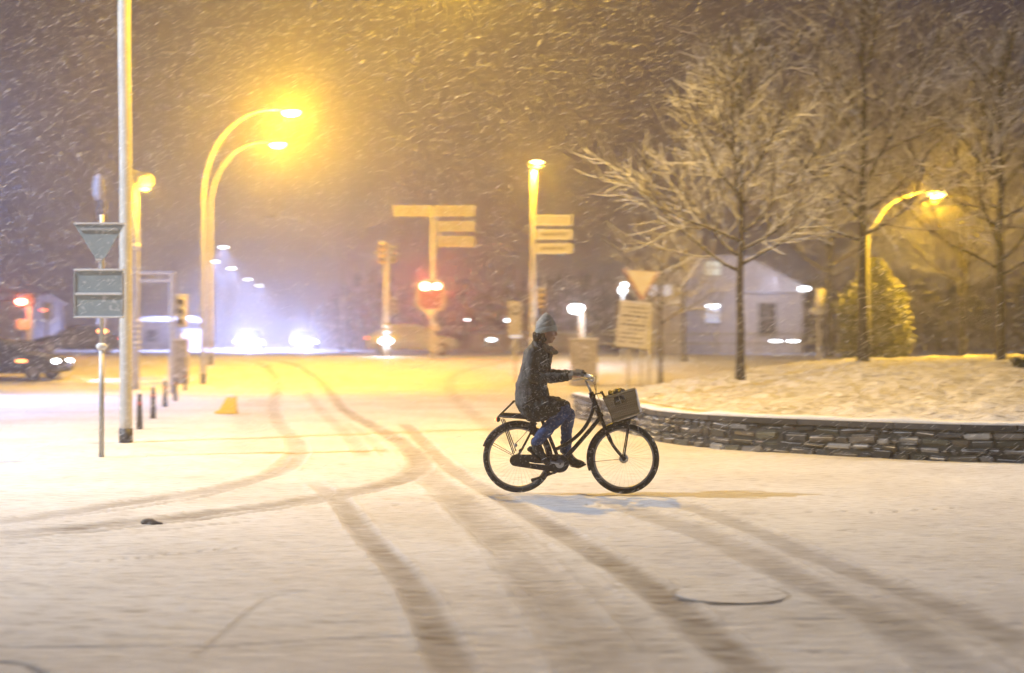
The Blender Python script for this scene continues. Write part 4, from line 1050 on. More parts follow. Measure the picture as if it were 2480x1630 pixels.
grow_tree('bare_tree', Vector((X(2330, 52), 52, gh(52))), 10.5, 3.0, .16, 4.2, 43, 'hazy bare tree farther back between the two right-hand trunks', n1=18, n2=9, n3=8, n4=2, group='bare trees in the background', twig_r=.009)
grow_tree('bare_tree', Vector((X(2010, 62), 62, gh(62))), 12.0, 3.5, .17, 4.8, 47, 'hazy bare tree rising behind the gabled house side', n1=18, n2=9, n3=8, n4=2, group='bare trees in the background', twig_r=.010)

# columnar evergreen
Ye = 43.5; b = Vector((X(2118, Ye), Ye, 0)); e = empty('columnar_evergreen', b, 'broad columnar evergreen lit orange under the arm of the street lamp', 'shrub')
H = at(0, 628, Ye).z; rg = random.Random(5); cr = MB()
from mathutils import noise as nz
for k in range(22000):
    z = rg.random() ** .9 * H; a = rg.uniform(0, 2 * math.pi); f = z / H
    Rm = 1.0 * (1 - .75 * max(0, f - .62) ** 1.6 * 3.0) * (.82 + .18 * math.sin(f * 3)); Rm *= 1 + .28 * nz.noise(Vector((math.cos(a) * 1.4, math.sin(a) * 1.4, z * .9)))
    Rm *= math.sqrt(max(0, 1 - f ** 5)) * (1 + .12 * nz.noise(Vector((a * 3, z * 4, 7)))); r = Rm * math.sqrt(rg.uniform(.30, 1.0) + rg.random() ** 6 * .5); p = Vector((r * math.cos(a), r * math.sin(a), z))
    d = Vector((math.cos(a), math.sin(a), rg.uniform(-.3, 1.2))).normalized(); s1 = d.orthogonal(); s1.rotate(Matrix.Rotation(rg.uniform(0, 6.28), 3, d)); L = rg.uniform(.06, .13); s1 *= L * .35
    cr._add([p - s1, p + d * L, p + s1], [(0, 1, 2)])
MB().tube([(0, 0, -.1), (0, 0, H * .8)], [.09, .02], 8).build('trunk', M['bark'], e)
cr.build('foliage', M['leaf'], e)

# small dark rock shrub at right edge on bed
x, y = X(2476, 24.5), 24.5
e = MB(); rg = random.Random(2)
for k in range(260):
    a, f = rg.uniform(0, 6.28), rg.uniform(0, 1); p = Vector((math.cos(a) * .14 * f, math.sin(a) * .14 * f, rg.uniform(-.02, .06)))
    d = Vector((math.cos(a), math.sin(a), 1.4)).normalized(); s1 = d.orthogonal() * .012; e._add([p - s1, p + d * rg.uniform(.10, .22), p + s1], [(0, 1, 2)])
o = e.build('low_shrub', M['leaf'], None); o.location = (x, y, bed_h(x, y)); tag(o, 'small dark tuft poking from the snowy bed at the right edge', 'plant')
# clod on the road
o = organic('slush_clod', MB().ball((0, 0, .01), (.07, .04, .035)).ball((.09, .01, .0), (.03, .02, .018)), M['iron'], .01, None, 2, .006, 30)
o.location = gp(360, 1268); tag(o, 'dark clod of slush lying on the left tyre tracks', 'clod')

# far-off wood
wd = MB(); rg = random.Random(9)
for k in range(9000):
    px = rg.uniform(758, 3300); Yw = rg.uniform(112, 150)
    top = 6.0 + 2.2 * nz.noise(Vector((px * .004, 0, 0))) + 1.6 * nz.noise(Vector((px * .02, 3, 0)))
    if px < 900: top *= .55 + .45 * (px - 758) / 142
    x = X(px, Yw); z = gh(Yw) + rg.random() ** .8 * top
    d = Vector((rg.uniform(-.6, .6), 0.2, 1)).normalized(); s1 = Vector((rg.uniform(.05, .16), .02, 0)); L = rg.uniform(.5, 1.4)
    wd._add([Vector((x, Yw, z - .5)) - s1, Vector((x, Yw, z - .5)) + d * L, Vector((x, Yw, z - .5)) + s1], [(0, 1, 2)])
tag(wd.build('distant_wood', M['wood_far'], None), 'far-off wood fading into the snowy haze beyond the road', 'wood', kind='stuff')

# manhole
c = gp(1770, 1441)
e = empty('manhole_cover', c, 'round manhole cover whose dark rim shows through the snow in the foreground', 'manhole cover')
MB().torus((0, 0, .006), .345, .007, 'Z', 72, 6, sq=(1, .5)).build('rim', M['iron'], e, True)
MB().tube([(0, 0, -.02), (0, 0, .012)], .326, 48).build('lid', M['snow'], e)

# ------------------------------------------------------------------ bicycle
YB = 14.36; OB = Vector((X(1254, YB), YB, 0.006)); YAW = R(-6)
bike = empty('bicycle', OB, 'black step-through city bicycle with thick tyres, ridden across the snow', 'bicycle', YAW)
def P(x, y, w=0.0):     # zoomed photo pixels on the bicycle -> local metres; w to the camera side
    return Vector(((x - 380) / 737, -w, (1440 + (x - 380) * .026 - y) / 737))
RH = Vector((0, 0, .352)); FH = P(1167, 1202); FH.z = .352
blk = M['frameblk']
for nm, hub, tw in (('rear', RH, 1), ('front', FH, 1)):
    w_ = MB().torus(hub, .328, .025, 'Y', 96, 12, sq=(1.05, 1)).build('wheel', M['btyre'], bike, True)
    MB().torus(hub, .298, .013, 'Y', 96, 8, sq=(1, .9)).build('rim', M['steel' if nm == 'x' else 'rim'], w_, True)
    sp = MB()
    for k in range(36):
        a = 2 * math.pi * k / 36; sd = 1 if k % 2 else -1; a2 = a + (.35 if (k // 2) % 2 else -.35)
        sp.tube([hub + Vector((.022 * math.cos(a2 + 1.1), sd * .03, .022 * math.sin(a2 + 1.1))), hub + Vector((.290 * math.cos(a), 0, .290 * math.sin(a)))], .0008, 4)
    sp.build('spokes', M['steel'], w_)
    MB().disc(hub, .045 if nm == 'front' else .04, .07, 'Y', 24).build('hub', M['steel'] if nm == 'front' else blk, w_, True)
    MB().disc(hub + Vector((0, -.045, 0)), .022, .02, 'Y', 16).disc(hub + Vector((0, -.06, 0)), .009, .02, 'Y', 12).build('axle_nut', blk, w_)
# mudguards
def guard(hub, a0, a1, name):
    vs = []; fs = []; n = 40; prof = [(-.030, -.008), (-.022, .004), (0, .009), (.022, .004), (.030, -.008)]
    for i in range(n + 1):
        th = R(a0 + (a1 - a0) * i / n); e_ = Vector((math.cos(th), 0, math.sin(th)))
        for yy, rr in prof: vs.append(hub + e_ * (.366 + rr) + Vector((0, yy, 0)))
        for yy, rr in reversed(prof): vs.append(hub + e_ * (.362 + rr) + Vector((0, yy * .93, 0)))
    m = 10
    for i in range(n):
        for j in range(m): fs.append((i * m + j, i * m + (j + 1) % m, (i + 1) * m + (j + 1) % m, (i + 1) * m + j))
    fs += [tuple(range(m)), tuple(n * m + j for j in range(m))]
    return MB()._add(vs, fs).build(name, blk, bike, True)
g1 = guard(RH, 162, 62, 'mudguard'); g2 = guard(FH, 200, 84, 'mudguard')
MB().tube([RH + Vector((0, -.05, 0)), RH + Vector((.36 * math.cos(R(153)), -.03, .36 * math.sin(R(153))))], .003, 6).tube([RH + Vector((0, .05, 0)), RH + Vector((.36 * math.cos(R(150)), .03, .36 * math.sin(R(150))))], .003, 6).build('stay', blk, g1)
MB().tube([FH + Vector((0, -.05, 0)), FH + Vector((.365 * math.cos(R(186)), -.03, .365 * math.sin(R(186))))], .003, 6).build('stay', blk, g2)
BBk = P(697, 1226)
# frame: head tube, swept top tube, down tube, seat tube, stays
f = MB()
f.tube([P(923, 706), P(986, 872)], .026, 14)
f.tube(smoothpts([P(948, 770), P(935, 850), P(893, 945), P(830, 1020), P(760, 1075), P(690, 1112), P(664, 1122)], 5), .0185, 12)
f.tube([P(982, 862), P(985, 905), P(905, 1000), P(790, 1130), BBk], [.020, .0215, .0215, .0215, .0215], 12)
f.tube([BBk, P(612, 1020), P(560, 905)], .0185, 12)
for sy in (-1, 1):
    f.tube([P(497, 960, sy * .03), P(430, 1085, sy * .045), P(380, 1172, sy * .055)], .0095, 8)
    f.tube([BBk + Vector((-.03, -sy * .03, 0)), P(520, 1215, sy * .05), P(380, 1188, sy * .058)], .010, 8)
f.tube([P(600, 1000), P(497, 960)], .012, 8)
f.tube([BBk + Vector((0, .04, 0)), BBk + Vector((0, -.04, 0))], .026, 14)
f.build('frame', blk, bike, True)
# fork
fk = MB()
fk.tube([P(925, 708), P(935, 745)], [.022, .024], 12).ball(P(935, 738), .033, 12, 8)
fk.ball(P(992, 880), (.035, .05, .03), 12, 8)
for sy in (-1, 1):
    fk.tube(smoothpts([P(990, 880, sy * .04), P(1030, 975, sy * .045), P(1078, 1085, sy * .05), P(1115, 1140, sy * .052), P(1166, 1198, sy * .054)], 4), [.018] * 8 + [.013] * 9, 10)
fk.build('fork', blk, bike, True)
MB().tube([P(925, 705), P(905, 660), P(884, 620)], .0125, 10).tube([P(884, 620), P(893, 612), P(915, 612)], .014, 10).build('handlebar_stem', M['steel'], bike, True)
HBp = lambda s: smoothpts([P(915, 612, 0), P(935, 610, s * .07), P(940, 602, s * .15), P(925, 592, s * .22), P(890, 578, s * .26), P(850, 568, s * .285), P(795, 560, s * .30)], 4)
MB().tube(HBp(1), .0105, 10).tube(HBp(-1), .0105, 10).build('handlebar', M['steel'], bike, True)
for s in (-1, 1):
    MB().tube([P(880, 575, s * .267), P(850, 568, s * .285), P(792, 560, s * .301)], .0165, 12).build('grip', M['black'], bike, True)
    MB().tube(smoothpts([P(905, 580, s * .25), P(890, 600, s * .26), P(850, 607, s * .29), P(800, 612, s * .30)], 4), .005, 6).build('brake_lever', M['steel'], bike, True)
MB().ball(P(936, 618, .12), (.016, .03, .018), 12, 8).build('bell', M['head'] if False else M['steel'], bike, True)
cb = MB()
for s, bx in ((1, 0), (-1, .02)):
    cb.tube(smoothpts([P(905, 590, s * .23), P(950, 640, s * .14), P(962, 700, s * .06), P(945, 760, s * .03)], 5), .0024, 5)
cb.tube(smoothpts([P(930, 600, .1), P(965, 590, .1), P(955, 680, .05), P(1000, 800, .02), P(1015, 930, .02)], 5), .0022, 5)
cb.build('cables', blk, bike)
# drive
cc = MB(); n = 16
def stadium(c1, r1, c2, r2):
    d = c2 - c1; L = math.hypot(d.x, d.z); th = math.atan2(d.z, d.x); be = math.acos((r1 - r2) / L); pts = []
    for k in range(n + 1): a = th + be + (2 * math.pi - 2 * be) * k / n; pts.append((c1.x + r1 * math.cos(a), c1.z + r1 * math.sin(a)))
    for k in range(n + 1): a = th - be + 2 * be * k / n; pts.append((c2.x + r2 * math.cos(a), c2.z + r2 * math.sin(a)))
    return pts
o1 = stadium(P(368, 1197), .058, P(697, 1226), .092)
i1 = stadium(P(478, 1212), .012, P(600, 1221), .020)
# ring with an opening: two outlines bridged on both faces
import itertools
def ring_plate(outer, inner, yc, th):
    def rs(poly, m):
        pts = [Vector((a, 0, b)) for a, b in poly] + [Vector((poly[0][0], 0, poly[0][1]))]; r_, _ = resample(pts, m + 1); return r_[:-1]
    m = 64; A = rs(outer, m); B = rs(inner, m)
    mcx = sum((p.x for p in B)) / m; mcz = sum((p.z for p in B)) / m
    ang = lambda p: math.atan2(p.z - mcz, (p.x - mcx) * .35)
    k0 = min(range(m), key=lambda i: abs(ang(A[i]) - 3.0)); k1 = min(range(m), key=lambda i: abs(ang(B[i]) - 3.0))
    A = A[k0:] + A[:k0]; B = B[k1:] + B[:k1]; vs = []; fs = []
    for yy in (yc - th / 2, yc + th / 2): vs += [Vector((p.x, yy, p.z)) for p in A] + [Vector((p.x, yy, p.z)) for p in B]
    for i in range(m):
        j = (i + 1) % m
        fs += [(i, j, m + j, m + i), (2 * m + i, 3 * m + i, 3 * m + j, 2 * m + j), (i, 2 * m + i, 2 * m + j, j), (m + i, m + j, 3 * m + j, 3 * m + i)]
    return vs, fs
vs, fs = ring_plate(o1, i1, -.062, .035)
cc._add(vs, fs).build('chain_case', blk, bike)
ck = MB().disc(BBk + Vector((0, -.092, 0)), .044, .018, 'Y', 32).build('crank_disc', M['steel'], bike, True)
MB().disc(BBk + Vector((0, -.103, 0)), .012, .012, 'Y', 16).build('crank_bolt', M['black'], ck)
MB().tube([BBk + Vector((0, -.105, 0)), P(600, 1199, .115)], [.017, .010], 8, sq=(1, .6)).build('crank', M['steel'], bike, True)
MB().tube([BBk + Vector((0, .08, 0)), P(792, 1252, -.105)], [.015, .010], 8).build('crank', M['steel'], bike, True)
for c in (P(598, 1208, .165), P(800, 1262, -.155)):
    MB().box(c, (.095, .09, .022), Matrix.Rotation(R(12), 3, 'Y'), .005).build('pedal', M['black'], bike)
# kickstand
MB().tube([P(670, 1290, .02), P(560, 1325, .05), P(490, 1345, .06)], [.012, .013, .016], 8).tube([P(600, 1300, -.02), P(660, 1300, .03)], .008, 6).build('kickstand', blk, bike, True)
MB().box(P(495, 1345, .06), (.03, .04, .035), None, .006).build('stand_foot', M['black'], bike)
# saddle and post
MB().tube([P(575, 935), P(540, 850)], .0135, 10).build('seat_post', M['steel'], bike, True)
sd = organic('saddle', MB().tube([P(415, 800), P(470, 800), P(540, 806), P(610, 815), P(640, 822)], [.05, .085, .075, .035, .018], 14, sq=[(.35, 1.0), (.38, 1.1), (.36, 1.0), (.5, .9), (.6, .8)], up=(0, 0, 1)), M['black'], .010, bike, 3)
MB().tube(smoothpts([P(440, 830, .04), P(470, 855, .03), P(430, 850, .05)], 3), .008, 6).tube([P(450, 820, -.04), P(520, 850, -.02)], .007, 6).build('saddle_springs', blk, bike)
# rear carrier with pad
MB().box(P(368, 868), (.29, .13, .050), Matrix.Rotation(R(2), 3, 'Y'), .012).build('carrier_pad', M['bag'], bike)
cr_ = MB()
for s in (-1, 1):
    cr_.tube([P(240, 868, s * .07), P(470, 892, s * .07), P(520, 935, s * .03)], .0075, 8)
    cr_.tube([P(262, 890, s * .07), P(352, 1150, s * .062)], .0055, 8)
    cr_.tube([P(245, 862, s * .05), P(350, 762, s * .05)], .0075, 8)
cr_.tube([P(285, 890, .06), P(372, 1130, .06)], .005, 8)
cr_.tube([P(350, 762, -.055), P(350, 762, .055)], .012, 8).tube([P(240, 868, -.075), P(240, 868, .075)], .009, 8)
cr_.build('rear_carrier', blk, bike, True)
t_ = MB().box(P(234, 893), (.035, .075, .05), None, .008).build('tail_light', M['black'], bike)
MB().ball(P(215, 893), (.012, .03, .016), 12, 8).build('tail_lens', M['red'], t_, True)
MB().box(P(497, 962), (.055, .09, .16), Matrix.Rotation(R(-8), 3, 'Y'), .014).ball(P(515, 1000), (.04, .05, .035)).build('battery_box', M['bag'], bike, True)
MB().tube(smoothpts([P(470, 960, .05), P(420, 1020, .06), P(370, 1070, .06), P(372, 1095, .06)], 4), .004, 6).ball(P(368, 1085, .07), (.02, .01, .02)).build('brake_cable', M['steel'], bike, True)
MB().ball(P(408, 1120, .05), (.03, .03, .014), 10, 6, Matrix.Rotation(R(-30), 3, 'Y')).build('derailleur_cover', M['black'], bike, True)
# front carrier
fc = MB()
for s in (-1, 1):
    fc.tube([P(1216, 905, s * .09), P(1172, 1180, s * .062)], .007, 8)
    fc.tube([P(1206, 905, s * .09), P(1160, 1175, s * .060)], .005, 8)
    fc.tube([P(1085, 948, s * .10), P(1265, 893, s * .10)], .007, 8)
fc.tube([P(1216, 905, -.10), P(1216, 905, .10)], .008, 8).tube([P(1110, 940, -.10), P(1110, 940, .10)], .006, 8)
fc.tube([P(1003, 705, .05), P(1050, 790, .05), P(1095, 945, .05)], .008, 8).tube([P(1003, 705, -.05), P(1050, 790, -.05), P(1095, 945, -.05)], .008, 8)
fc.tube([P(1003, 708, -.07), P(1003, 708, .07)], .014, 8).tube([P(945, 725), P(1005, 712)], .006, 8)
fc.build('front_carrier', blk, bike, True)
# basket (rests in the carrier: a thing of its own)
bas = empty('wicker_basket', OB, 'square wicker basket dusted with snow on the front carrier of the bicycle', 'basket', YAW)
TL, TR_, BR, BL = P(1022, 748), P(1246, 690), P(1287, 858), P(1098, 921)
wk = MB(); hw = .175; nrow = 26; rg = random.Random(4)
for i in range(nrow):
    f_ = i / (nrow - 1); L0 = BL.lerp(TL, f_); R0 = BR.lerp(TR_, f_); wy = hw * (.88 + .12 * f_)
    ncol = 46; pts = []
    ring = [(L0, wy), (R0, wy), (R0, -wy), (L0, -wy)]
    corners = [Vector((p.x, -w_, p.z)) for p, w_ in ring]
    for a in range(4):
        p0, p1 = corners[a], corners[(a + 1) % 4]; out_ = (p0 + p1) / 2 - (L0 + R0) / 2; out_.normalize(); m_ = 16
        for k in range(m_):
            wave = .0045 * math.sin((k + i) * math.pi)
            wave = .0045 * (1 if (k + i) % 2 else -1)
            if a == 0 and 15 <= i <= 20 and 5 <= k <= 10 and k != 8: wave -= .030
            pts.append(p0.lerp(p1, k / m_) + out_ * wave + Vector((0, 0, rg.uniform(-.001, .001))))
    pts.append(pts[0]); t_ = rg.uniform(.7, 1.25); wk.cur = (.33 * t_, .29 * t_, .21 * t_)
    wk.tube(pts, .0058, 5, cap=False)
# upright stakes
for a in range(4):
    t0 = [(TL, hw), (TR_, hw), (TR_, -hw), (TL, -hw)]; b0 = [(BL, hw * .88), (BR, hw * .88), (BR, -hw * .88), (BL, -hw * .88)]
    for k in range(16):
        f_ = k / 16; p = t0[a]; q = t0[(a + 1) % 4]; r_ = b0[a]; s_ = b0[(a + 1) % 4]
        tt_ = Vector((p[0].x, -p[1], p[0].z)).lerp(Vector((q[0].x, -q[1], q[0].z)), f_); bb_ = Vector((r_[0].x, -r_[1], r_[0].z)).lerp(Vector((s_[0].x, -s_[1], s_[0].z)), f_)
        wk.cur = (.12, .10, .06); wk.tube([bb_, tt_], .004, 4)
wk.build('weave', M['wicker'], bas)
rm = MB(); rm.cur = (.20, .17, .11); c4 = [Vector((TL.x, -hw, TL.z)), Vector((TR_.x, -hw, TR_.z)), Vector((TR_.x, hw, TR_.z)), Vector((TL.x, hw, TL.z))]; rm.tube(c4 + [c4[0]], .010, 6); rm.build('rim', M['wicker'], bas)
fl = MB(); fl.cur = (.08, .07, .05); b4_ = [Vector((BL.x, -hw * .88, BL.z)), Vector((BR.x, -hw * .88, BR.z)), Vector((BR.x, hw * .88, BR.z)), Vector((BL.x, hw * .88, BL.z))]
fl._add(b4_ + [p + Vector((0, 0, .008)) for p in b4_], [(0, 1, 2, 3), (7, 6, 5, 4), (0, 4, 5, 1), (1, 5, 6, 2), (2, 6, 7, 3), (3, 7, 4, 0)]); fl.build('bottom', M['wicker'], bas)
# dark hand holes
for xx in (1117, 1157):
    MB().box(P(xx, 756 - (xx - 1117) * .24, hw + .003), (.047, .014, .044), Matrix.Rotation(R(-14), 3, 'Y'), .003).build('hand_hole', M['bag'], bas)
# snow packed on the front face
n_ = Vector((1, 0, .25)).normalized(); sn = MB()
nx, ny = 12, 16; vs = []; fs = []
for i in range(nx + 1):
    for j in range(ny + 1):
        p = BR.lerp(TR_, i / nx); w_ = hw * (1 - 2 * j / ny) * .97
        vs.append(Vector((p.x, -w_, p.z)) + n_ * (.013 + .006 * nz.noise(Vector((i * .6, j * .6, 0)))))
for i in range(nx):
    for j in range(ny): a = i * (ny + 1) + j; fs.append((a, a + 1, a + ny + 2, a + ny + 1))
sn._add(vs, fs); so = sn.build('snow_crust', M['rime'], bas, True); md = so.modifiers.new('t', 'SOLIDIFY'); md.thickness = .014
bag = organic('bag', MB().ball(P(1105, 735), (.075, .10, .055)).ball(P(1140, 715), (.05, .08, .045)).ball(P(1075, 725, .02), (.035, .05, .04)).ball(P(1110, 700, .03), (.03, .04, .02)).ball(P(1110, 790), (.10, .13, .09)), M['bag'], .008, None, 3, .014, 22)
bag.location = OB; bag.rotation_euler = (0, 0, YAW); tag(bag, 'crumpled black bag lying in the wicker basket of the bicycle', 'bag')

# ------------------------------------------------------------------ the rider
man = empty('person', OB, 'person in grey knit hat, dark coat and blue jeans riding the bicycle', 'person', YAW)
def chain(mb, pts, rs, sq=None, n=14):
    mb.tube(pts, rs, n, sq=sq, up=(0, 1, 0))
    for i, p in enumerate(pts):
        s_ = (sq[i] if isinstance(sq, list) else sq) or (1, 1)
        mb.ball(p, (rs[i] * s_[1], rs[i] * s_[0], rs[i] * s_[1]), 14, 10)
    return mb
body = MB()
# head
HC = P(596, 232)
rotH = Matrix.Rotation(R(10), 3, 'Y')
body.ball(HC + Vector((-.012, 0, .025)), (.096, .076, .100), 20, 14, rotH)
body.ball(P(608, 270), (.066, .058, .078), 18, 12, rotH)          # face mass
body.ball(P(622, 318), (.034, .030, .024), 12, 8)                # chin
body.tube([P(655, 236), P(668, 268), P(660, 280)], [.010, .0125, .012], 8)   # nose ridge
body.ball(P(667, 272), (.011, .013, .009)); body.ball(P(650, 228), (.016, .045, .011))    # nose tip, brow
body.ball(P(656, 296), (.008, .022, .006)); body.ball(P(653, 304), (.008, .020, .006))    # lips
for s in (-1, 1):
    body.ball(P(640, 275, s * .035), (.018, .016, .016)); body.ball(P(590, 262, s * .075), (.016, .010, .028)) # cheek, ear
chain(body, [P(582, 290), P(568, 345), P(545, 385)], [.052, .052, .06])
chain(body, [P(540, 400), P(512, 520), P(485, 660), P(480, 770)], [.10, .10, .10, .11], [(1.35, .8)] * 4)
for s in (1, -1):
    W_ = .27 if s > 0 else .27
    chain(body, [P(520, 405, s * .16), P(512 if s > 0 else 545, 575 if s > 0 else 560, s * .245), P(640, 585 if s > 0 else 570, s * .26), P(775, 582 if s > 0 else 572, s * .285)], [.050, .040, .036, .025])
    # palm over the grip, four curled fingers, thumb beneath
    hy = 570
    body.ball(P(812, hy, s * .294), (.045, .036, .020), 14, 10, Matrix.Rotation(R(6), 3, 'Y'))
    for k in range(4):
        xk = 800 + k * 17; up_ = P(xk, 548 + k * 2, s * (.300 - k * .006)); L_ = (.9, 1.0, .96, .8)[3 - k]
        pw = s * (.300 - k * .006)
        body.tube([P(xk - 4, 556, pw), P(xk + 4, 544 + k * 2, pw + .012 * s), P(xk + 8, 556 + k * 2, pw + .034 * s), P(xk + 7, 574 + k * 2, pw + .032 * s), P(xk + 3, 586 + k * 2, pw + .014 * s)], [.0095, .0095, .009, .0085, .007], 8)
        body.ball(P(xk + 3, 586 + k * 2, pw + .014 * s), .007, 8, 6)
    body.tube([P(802, 575, s * .285), P(828, 586, s * .262), P(852, 584, s * .262), P(866, 576, s * .268)], [.013, .011, .010, .008], 8); body.ball(P(866, 576, s * .268), .008, 8, 6)
    kn = P(735, 832, .10) if s > 0 else P(748, 868, -.095)
    an_ = P(535, 1078, .105) if s > 0 else P(738, 1140, -.10)
    chain(body, [P(480, 790, s * .09), kn, an_], [.075, .052, .036])
    if s > 0: chain(body, [an_, P(560, 1150, .11), P(605, 1188, .11)], [.034, .032, .026])
    else: chain(body, [an_, P(775, 1205, -.10), P(850, 1240, -.10)], [.034, .032, .024])
organic('body', body, M['skin'], .0062, man, 2)
# gloves: sleeves of knit over the hands' backs
for s in (1, -1):
    g_ = MB(); chain(g_, [P(762, 582, s * .283), P(790, 574, s * .292), P(822, 564, s * .298)], [.034, .036, .030], [(1.0, .9), (1.15, .8), (1.2, .62)])
    for k in range(4):
        xk = 800 + k * 17; pw = s * (.300 - k * .006)
        g_.tube([P(xk - 6, 560, pw), P(xk + 4, 541 + k * 2, pw + .012 * s), P(xk + 9, 555 + k * 2, pw + .040 * s), P(xk + 8, 575 + k * 2, pw + .038 * s)], [.013, .0115, .011, .0105], 8)
    organic('glove', g_, M['glove'], .006, man, 2)
# coat
c = MB()
tor = [(548, 362, 50, .10), (535, 385, 82, .170), (524, 415, 97, .198), (515, 480, 106, .200), (500, 560, 108, .185), (484, 640, 118, .185), (490, 710, 128, .205), (486, 775, 122, .215), (505, 835, 98, .205), (545, 880, 48, .19)]
pts = [P(x, y) for x, y, h_, w_ in tor]
c.tube(pts, [1.0] * len(tor), 24, sq=[(w_, h_ / 737) for x, y, h_, w_ in tor], up=(0, 1, 0))
for i, (x, y, h_, w_) in enumerate(tor[1:-1]): c.ball(P(x, y), (h_ / 737 * .98, w_ * .98, h_ / 737 * .9), 18, 10)
for s in (1, -1):
    chain(c, [P(480, 780, s * .10), P(570, 800, s * .11), P(665, 812, s * .11), P(715, 812, s * .105)], [.115, .112, .098, .078])
    a_ = 0 if s > 0 else 1
    chain(c, [P(512, 412, s * .165), P(500 + a_ * 12, 490, s * .215), P(508 + a_ * 30, 578 - a_ * 14, s * .250)], [.076, .066, .060])
    chain(c, [P(508 + a_ * 30, 578 - a_ * 14, s * .250), P(600, 586 - a_ * 14, s * .262), P(700, 585 - a_ * 14, s * .278), P(752, 582 - a_ * 12, s * .283)], [.060, .056, .049, .045])
c.tube([P(560, 870), P(640, 862), P(725, 830)], [.055, .045, .03], 14, sq=[(3.4, 1), (4.2, .9), (5.0, .8)], up=(0, 1, 0))
# lapels, pocket flaps, waist seam
c.tube(smoothpts([P(600, 372, .06), P(622, 430, .05), P(618, 520, .04), P(604, 600, .03)], 4), .016, 8)
c.tube([P(470, 690, .185), P(560, 668, .175)], .014, 6)
coat = organic('coat', c, M['coat'], .0085, man, 5, .011, 9)
# wrinkle the sleeves and waist a little more
for v_ in coat.data.vertices:
    q = v_.co; zpx = 1440 - q.z * 737
    amp = .005 if (q.x > .12 and q.z > 1.1) else .0035
    v_.co += v_.normal * amp * math.sin(q.x * 85 + q.z * 60 + 5 * nz.noise(q * 6)) * (0.5 + nz.noise(q * 4))
MB().ball(P(500, 690, .19), (.012, .012, .012)).ball(P(612, 450, .05), .011).ball(P(610, 510, .045), .011).build('buttons', M['black'], man, True)
cf = MB()
for s in (1, -1): cf.tube([P(745, 582, s * .282), P(768, 581, s * .284)], .047, 14)
cf.build('cuffs', M['black'], man, True)
# jeans
j = MB()
chain(j, [P(640, 815, .105), P(728, 832, .105)], [.088, .080])
chain(j, [P(728, 832, .105), P(640, 935, .107), P(560, 1020, .108), P(525, 1062, .108)], [.080, .069, .060, .058])
chain(j, [P(650, 850, -.10), P(750, 868, -.10)], [.085, .072])
chain(j, [P(750, 868, -.10), P(742, 960, -.10), P(735, 1060, -.10), P(732, 1135, -.10)], [.070, .062, .056, .054])
chain(j, [P(500, 800, .08), P(640, 815, .10)], [.08, .088]); chain(j, [P(500, 800, -.08), P(650, 850, -.10)], [.08, .085])
jo = organic('jeans', j, M['jeans'], .0085, man, 4, .010, 10)
for v_ in jo.data.vertices:
    q = v_.co; v_.co += v_.normal * .004 * math.sin(q.z * 95 + 4 * nz.noise(q * 7)) * (.4 + nz.noise(q * 5))
# boots
bt = MB(); chain(bt, [P(522, 1062, .108), P(530, 1100, .11), P(548, 1135, .11)], [.056, .052, .050])
bt.ball(P(512, 1118, .11), (.045, .040, .040)); chain(bt, [P(530, 1120, .11), P(575, 1168, .112), P(612, 1196, .112)], [.045, .042, .033], [(1, 1), (1.1, .85), (1.15, .75)])
b1 = organic('boot', bt, M['boot'], .008, man, 4, .004, 20)
so = MB(); so.tube([P(470, 1118, .11), P(495, 1140, .11), P(545, 1190, .112), P(600, 1222, .112), P(632, 1214, .112)], [.028, .030, .034, .036, .02], 10, sq=(1.15, .42), up=(0, 1, 0)); so.box(P(478, 1112, .11), (.045, .07, .05), Matrix.Rotation(R(45), 3, 'Y'), .008)
so.build('boot_sole', M['sole'], b1, True)
bt = MB(); chain(bt, [P(732, 1130, -.10), P(742, 1165, -.10), P(765, 1200, -.10)], [.052, .048, .044]); chain(bt, [P(765, 1200, -.10), P(815, 1228, -.10), P(862, 1240, -.10)], [.044, .038, .028], [(1, 1), (1.1, .85), (1.1, .8)])
b2 = organic('boot', bt, M['boot'], .008, man, 4, .004, 20)
MB().tube([P(748, 1225, -.10), P(790, 1250, -.10), P(840, 1262, -.10), P(884, 1244, -.10)], [.03, .033, .034, .02], 10, sq=(1.1, .42), up=(0, 1, 0)).build('boot_sole', M['sole'], b2, True)
# hat
ht = MB(); prof = [(246, 78), (225, 79), (200, 76), (175, 66), (150, 51), (128, 32), (113, 14), (108, 3)]
pts = [P(591 + (246 - y) * .02, y) for y, r in prof]
ht.tube(pts, [1.0] * len(prof), 28, sq=[(r / 737 * .90, r / 737) for y, r in prof], up=(0, 1, 0))
hto = organic('hat', ht, M['hat'], .0065, man, 3, .003, 26)
rt = Matrix.Rotation(R(-14), 3, 'Y'); hb_ = MB()
vs = []; fs = []; n = 36
for i in range(n):
    a = 2 * math.pi * i / n
    for rr, zz in ((.108, -.026), (.113, -.022), (.113, .024), (.108, .028), (.092, .02), (.092, -.02)):
        vs.append(P(590, 236) + rt @ Vector((math.cos(a) * rr, math.sin(a) * rr * .88, zz + .002 * math.sin(a * 18))))
for i in range(n):
    for k in range(6): fs.append((i * 6 + k, i * 6 + (k + 1) % 6, ((i + 1) % n) * 6 + (k + 1) % 6, ((i + 1) % n) * 6 + k))
hb_._add(vs, fs).build('hat_band', M['hatband'], hto, True)
